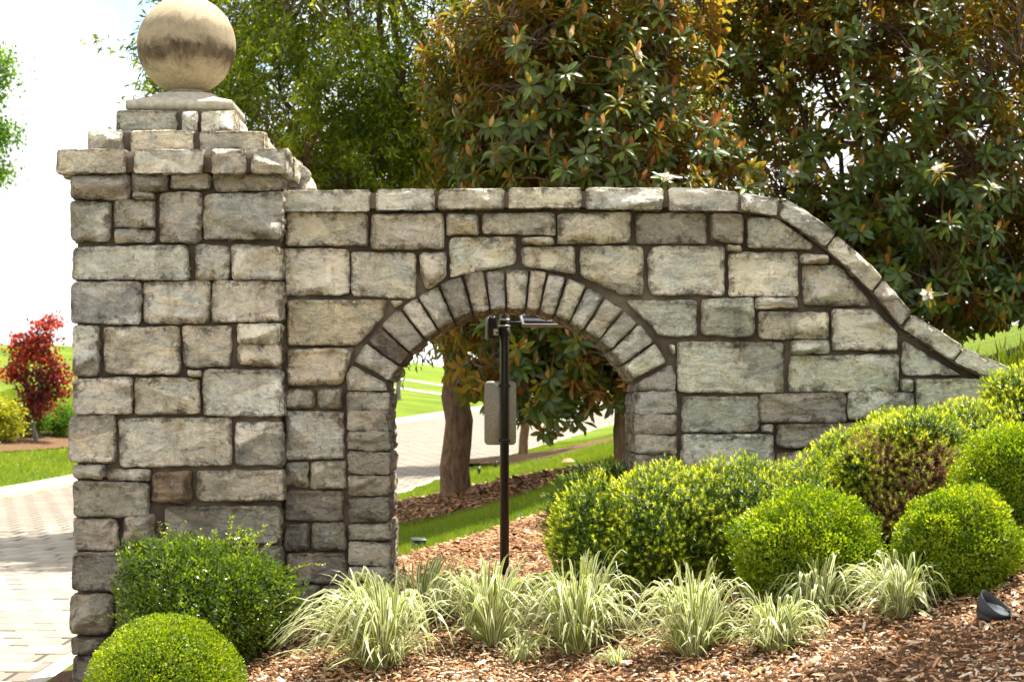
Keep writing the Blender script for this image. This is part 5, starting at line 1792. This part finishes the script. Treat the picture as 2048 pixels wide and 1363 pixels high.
# ------------------------------------------------------------------ garden lights
gx, gy, gzv = ground_at(1982, 1252)
t = thing('ground_light', 'black round well light with angled glare shield on the mulch at right', 'light', (gx, gy, gzv))
bpy.context.view_layer.update()
d_ = gy + D; k = d_ / F
R0 = 34 * k
n = 40
prof_h = []
v = []; f = []
levels = [(-.30, .62), (-.12, .80), (.10, .93), (.16, .96), (.17, .92), (.21, .97), (.25, .97), (.26, .94), (.30, .99)]
for (h, r) in levels:
    for i in range(n):
        a = 2 * pi * i / n
        v.append((R0 * r * cos(a), R0 * r * sin(a), R0 * h * 1.3))
L0 = len(levels)
for rr, dz in ((1.0, 0), (1.02, 0), (.96, -.01), (.90, -.55)):
    for i in range(n):
        a = 2 * pi * i / n
        lift = .58 + .66 * (.5 + .5 * cos(a - radians(160))) ** 1.5            # the shield is tall at the back left
        if rr == .90: z = .50
        else: z = lift + dz
        if rr == 1.0: z = .45
        v.append((R0 * rr * cos(a), R0 * rr * sin(a), R0 * z * 1.15))
tot_ = L0 + 4
for j in range(tot_ - 1):
    for i in range(n):
        f.append((j * n + i, j * n + (i + 1) % n, (j + 1) * n + (i + 1) % n, (j + 1) * n + i))
v = np.array(v)
def tip(v):
    ca, sa = cos(radians(12)), sin(radians(12))
    v = np.stack([v[:, 0] * ca + v[:, 2] * sa, v[:, 1], -v[:, 0] * sa + v[:, 2] * ca], -1)
    ca, sa = cos(radians(20)), sin(radians(20))
    return np.stack([v[:, 0], v[:, 1] * ca - v[:, 2] * sa, v[:, 1] * sa + v[:, 2] * ca], -1)
v = tip(v)
ctr = np.array([gx, gy, gzv + R0 * .42])
o = obj('housing', v + ctr, f, M['blackplastic'], smooth_shade=True); reparent(o, t)
lv = [(R0 * .9 * cos(2 * pi * i / n), R0 * .9 * sin(2 * pi * i / n), R0 * .575) for i in range(n)] + [(R0 * .72 * cos(2 * pi * i / n), R0 * .72 * sin(2 * pi * i / n), R0 * .63) for i in range(n)]
lv = tip(np.array(lv))
lf = [(i, (i + 1) % n, n + (i + 1) % n, n + i) for i in range(n)] + [tuple(range(n, 2 * n))]
o = obj('lens', lv + ctr, lf, M['glass'], smooth_shade=False); reparent(o, t)

gx, gy, gzv = ground_at(838, 1101)
k = (gy + D) / F
t = thing('floodlight_box', 'square dark green ground floodlight at the edge of the lawn by the left jamb', 'light', (gx, gy, gzv))
bpy.context.view_layer.update()
o = MB().box((gx, gy, gzv + 11 * k), (27 * k, .16, 24 * k), rz=.12, rx=.1, bevel=.008).build('housing', M['greenplastic']); reparent(o, t)
o = MB().box((gx, gy - .01, gzv + 23.5 * k), (29 * k, .18, .012), rz=.12, rx=.1, bevel=.004).build('rim', M['greenplastic']); reparent(o, t)
for sx in (-5, 7):
    o = MB().lathe((gx + sx * k, gy - .088, gzv + 13 * k), [(.008, -.006), (.008, .006)], 10, rx=pi / 2 ).build('screw', M['steel']); reparent(o, t)
for (px, py, lab) in ((818, 1012, 'nearer small black stake light at the left of the mulch ring'), (811, 1026, 'small black stake light closest to the left jamb'),
                      (958, 950, 'small black stake light right of the thick trunk'), (992, 938, 'small dark stake light beside the black post')):
    x, y, z = ground_at(px, py)
    k = (y + D) / F
    t = thing('stake_light', lab, 'light', (x, y, z), 'stake lights on the lawn behind the arch')
    bpy.context.view_layer.update()
    o = MB().lathe((x, y, z), [(.012, -.05), (.012, 8 * k)], 8).build('stake', M['blackplastic']); reparent(o, t)
    o = MB().lathe((x, y, z + 10 * k), [(3.2 * k, -6 * k), (3.6 * k, 0), (3.6 * k, 7 * k), (2.8 * k, 7 * k), (2.6 * k, 2 * k)], 14, rx=-.35).build('lamp_head', M['blackplastic']); reparent(o, t)

path_strip('path', 82, 84)
path_strip('path', 93, 95)

x, y, z = ground_at(1138, 932)
fl_ = leaf_obj('fallen_leaf', [leaf_arrays(np.array([[x - .12, y, z + .07], [x + .1, y + .05, z + .06]]), np.array([[1, .1, .15], [-.8, .3, .3]]), np.array([[0, -.6, 1.], [.3, -.5, 1.]]), .22, .12, .45, LONG)], M['newleaf'])
tag(fl_, 'orange fallen magnolia leaf lying on the lawn seen through the arch', 'leaf', kind='thing')
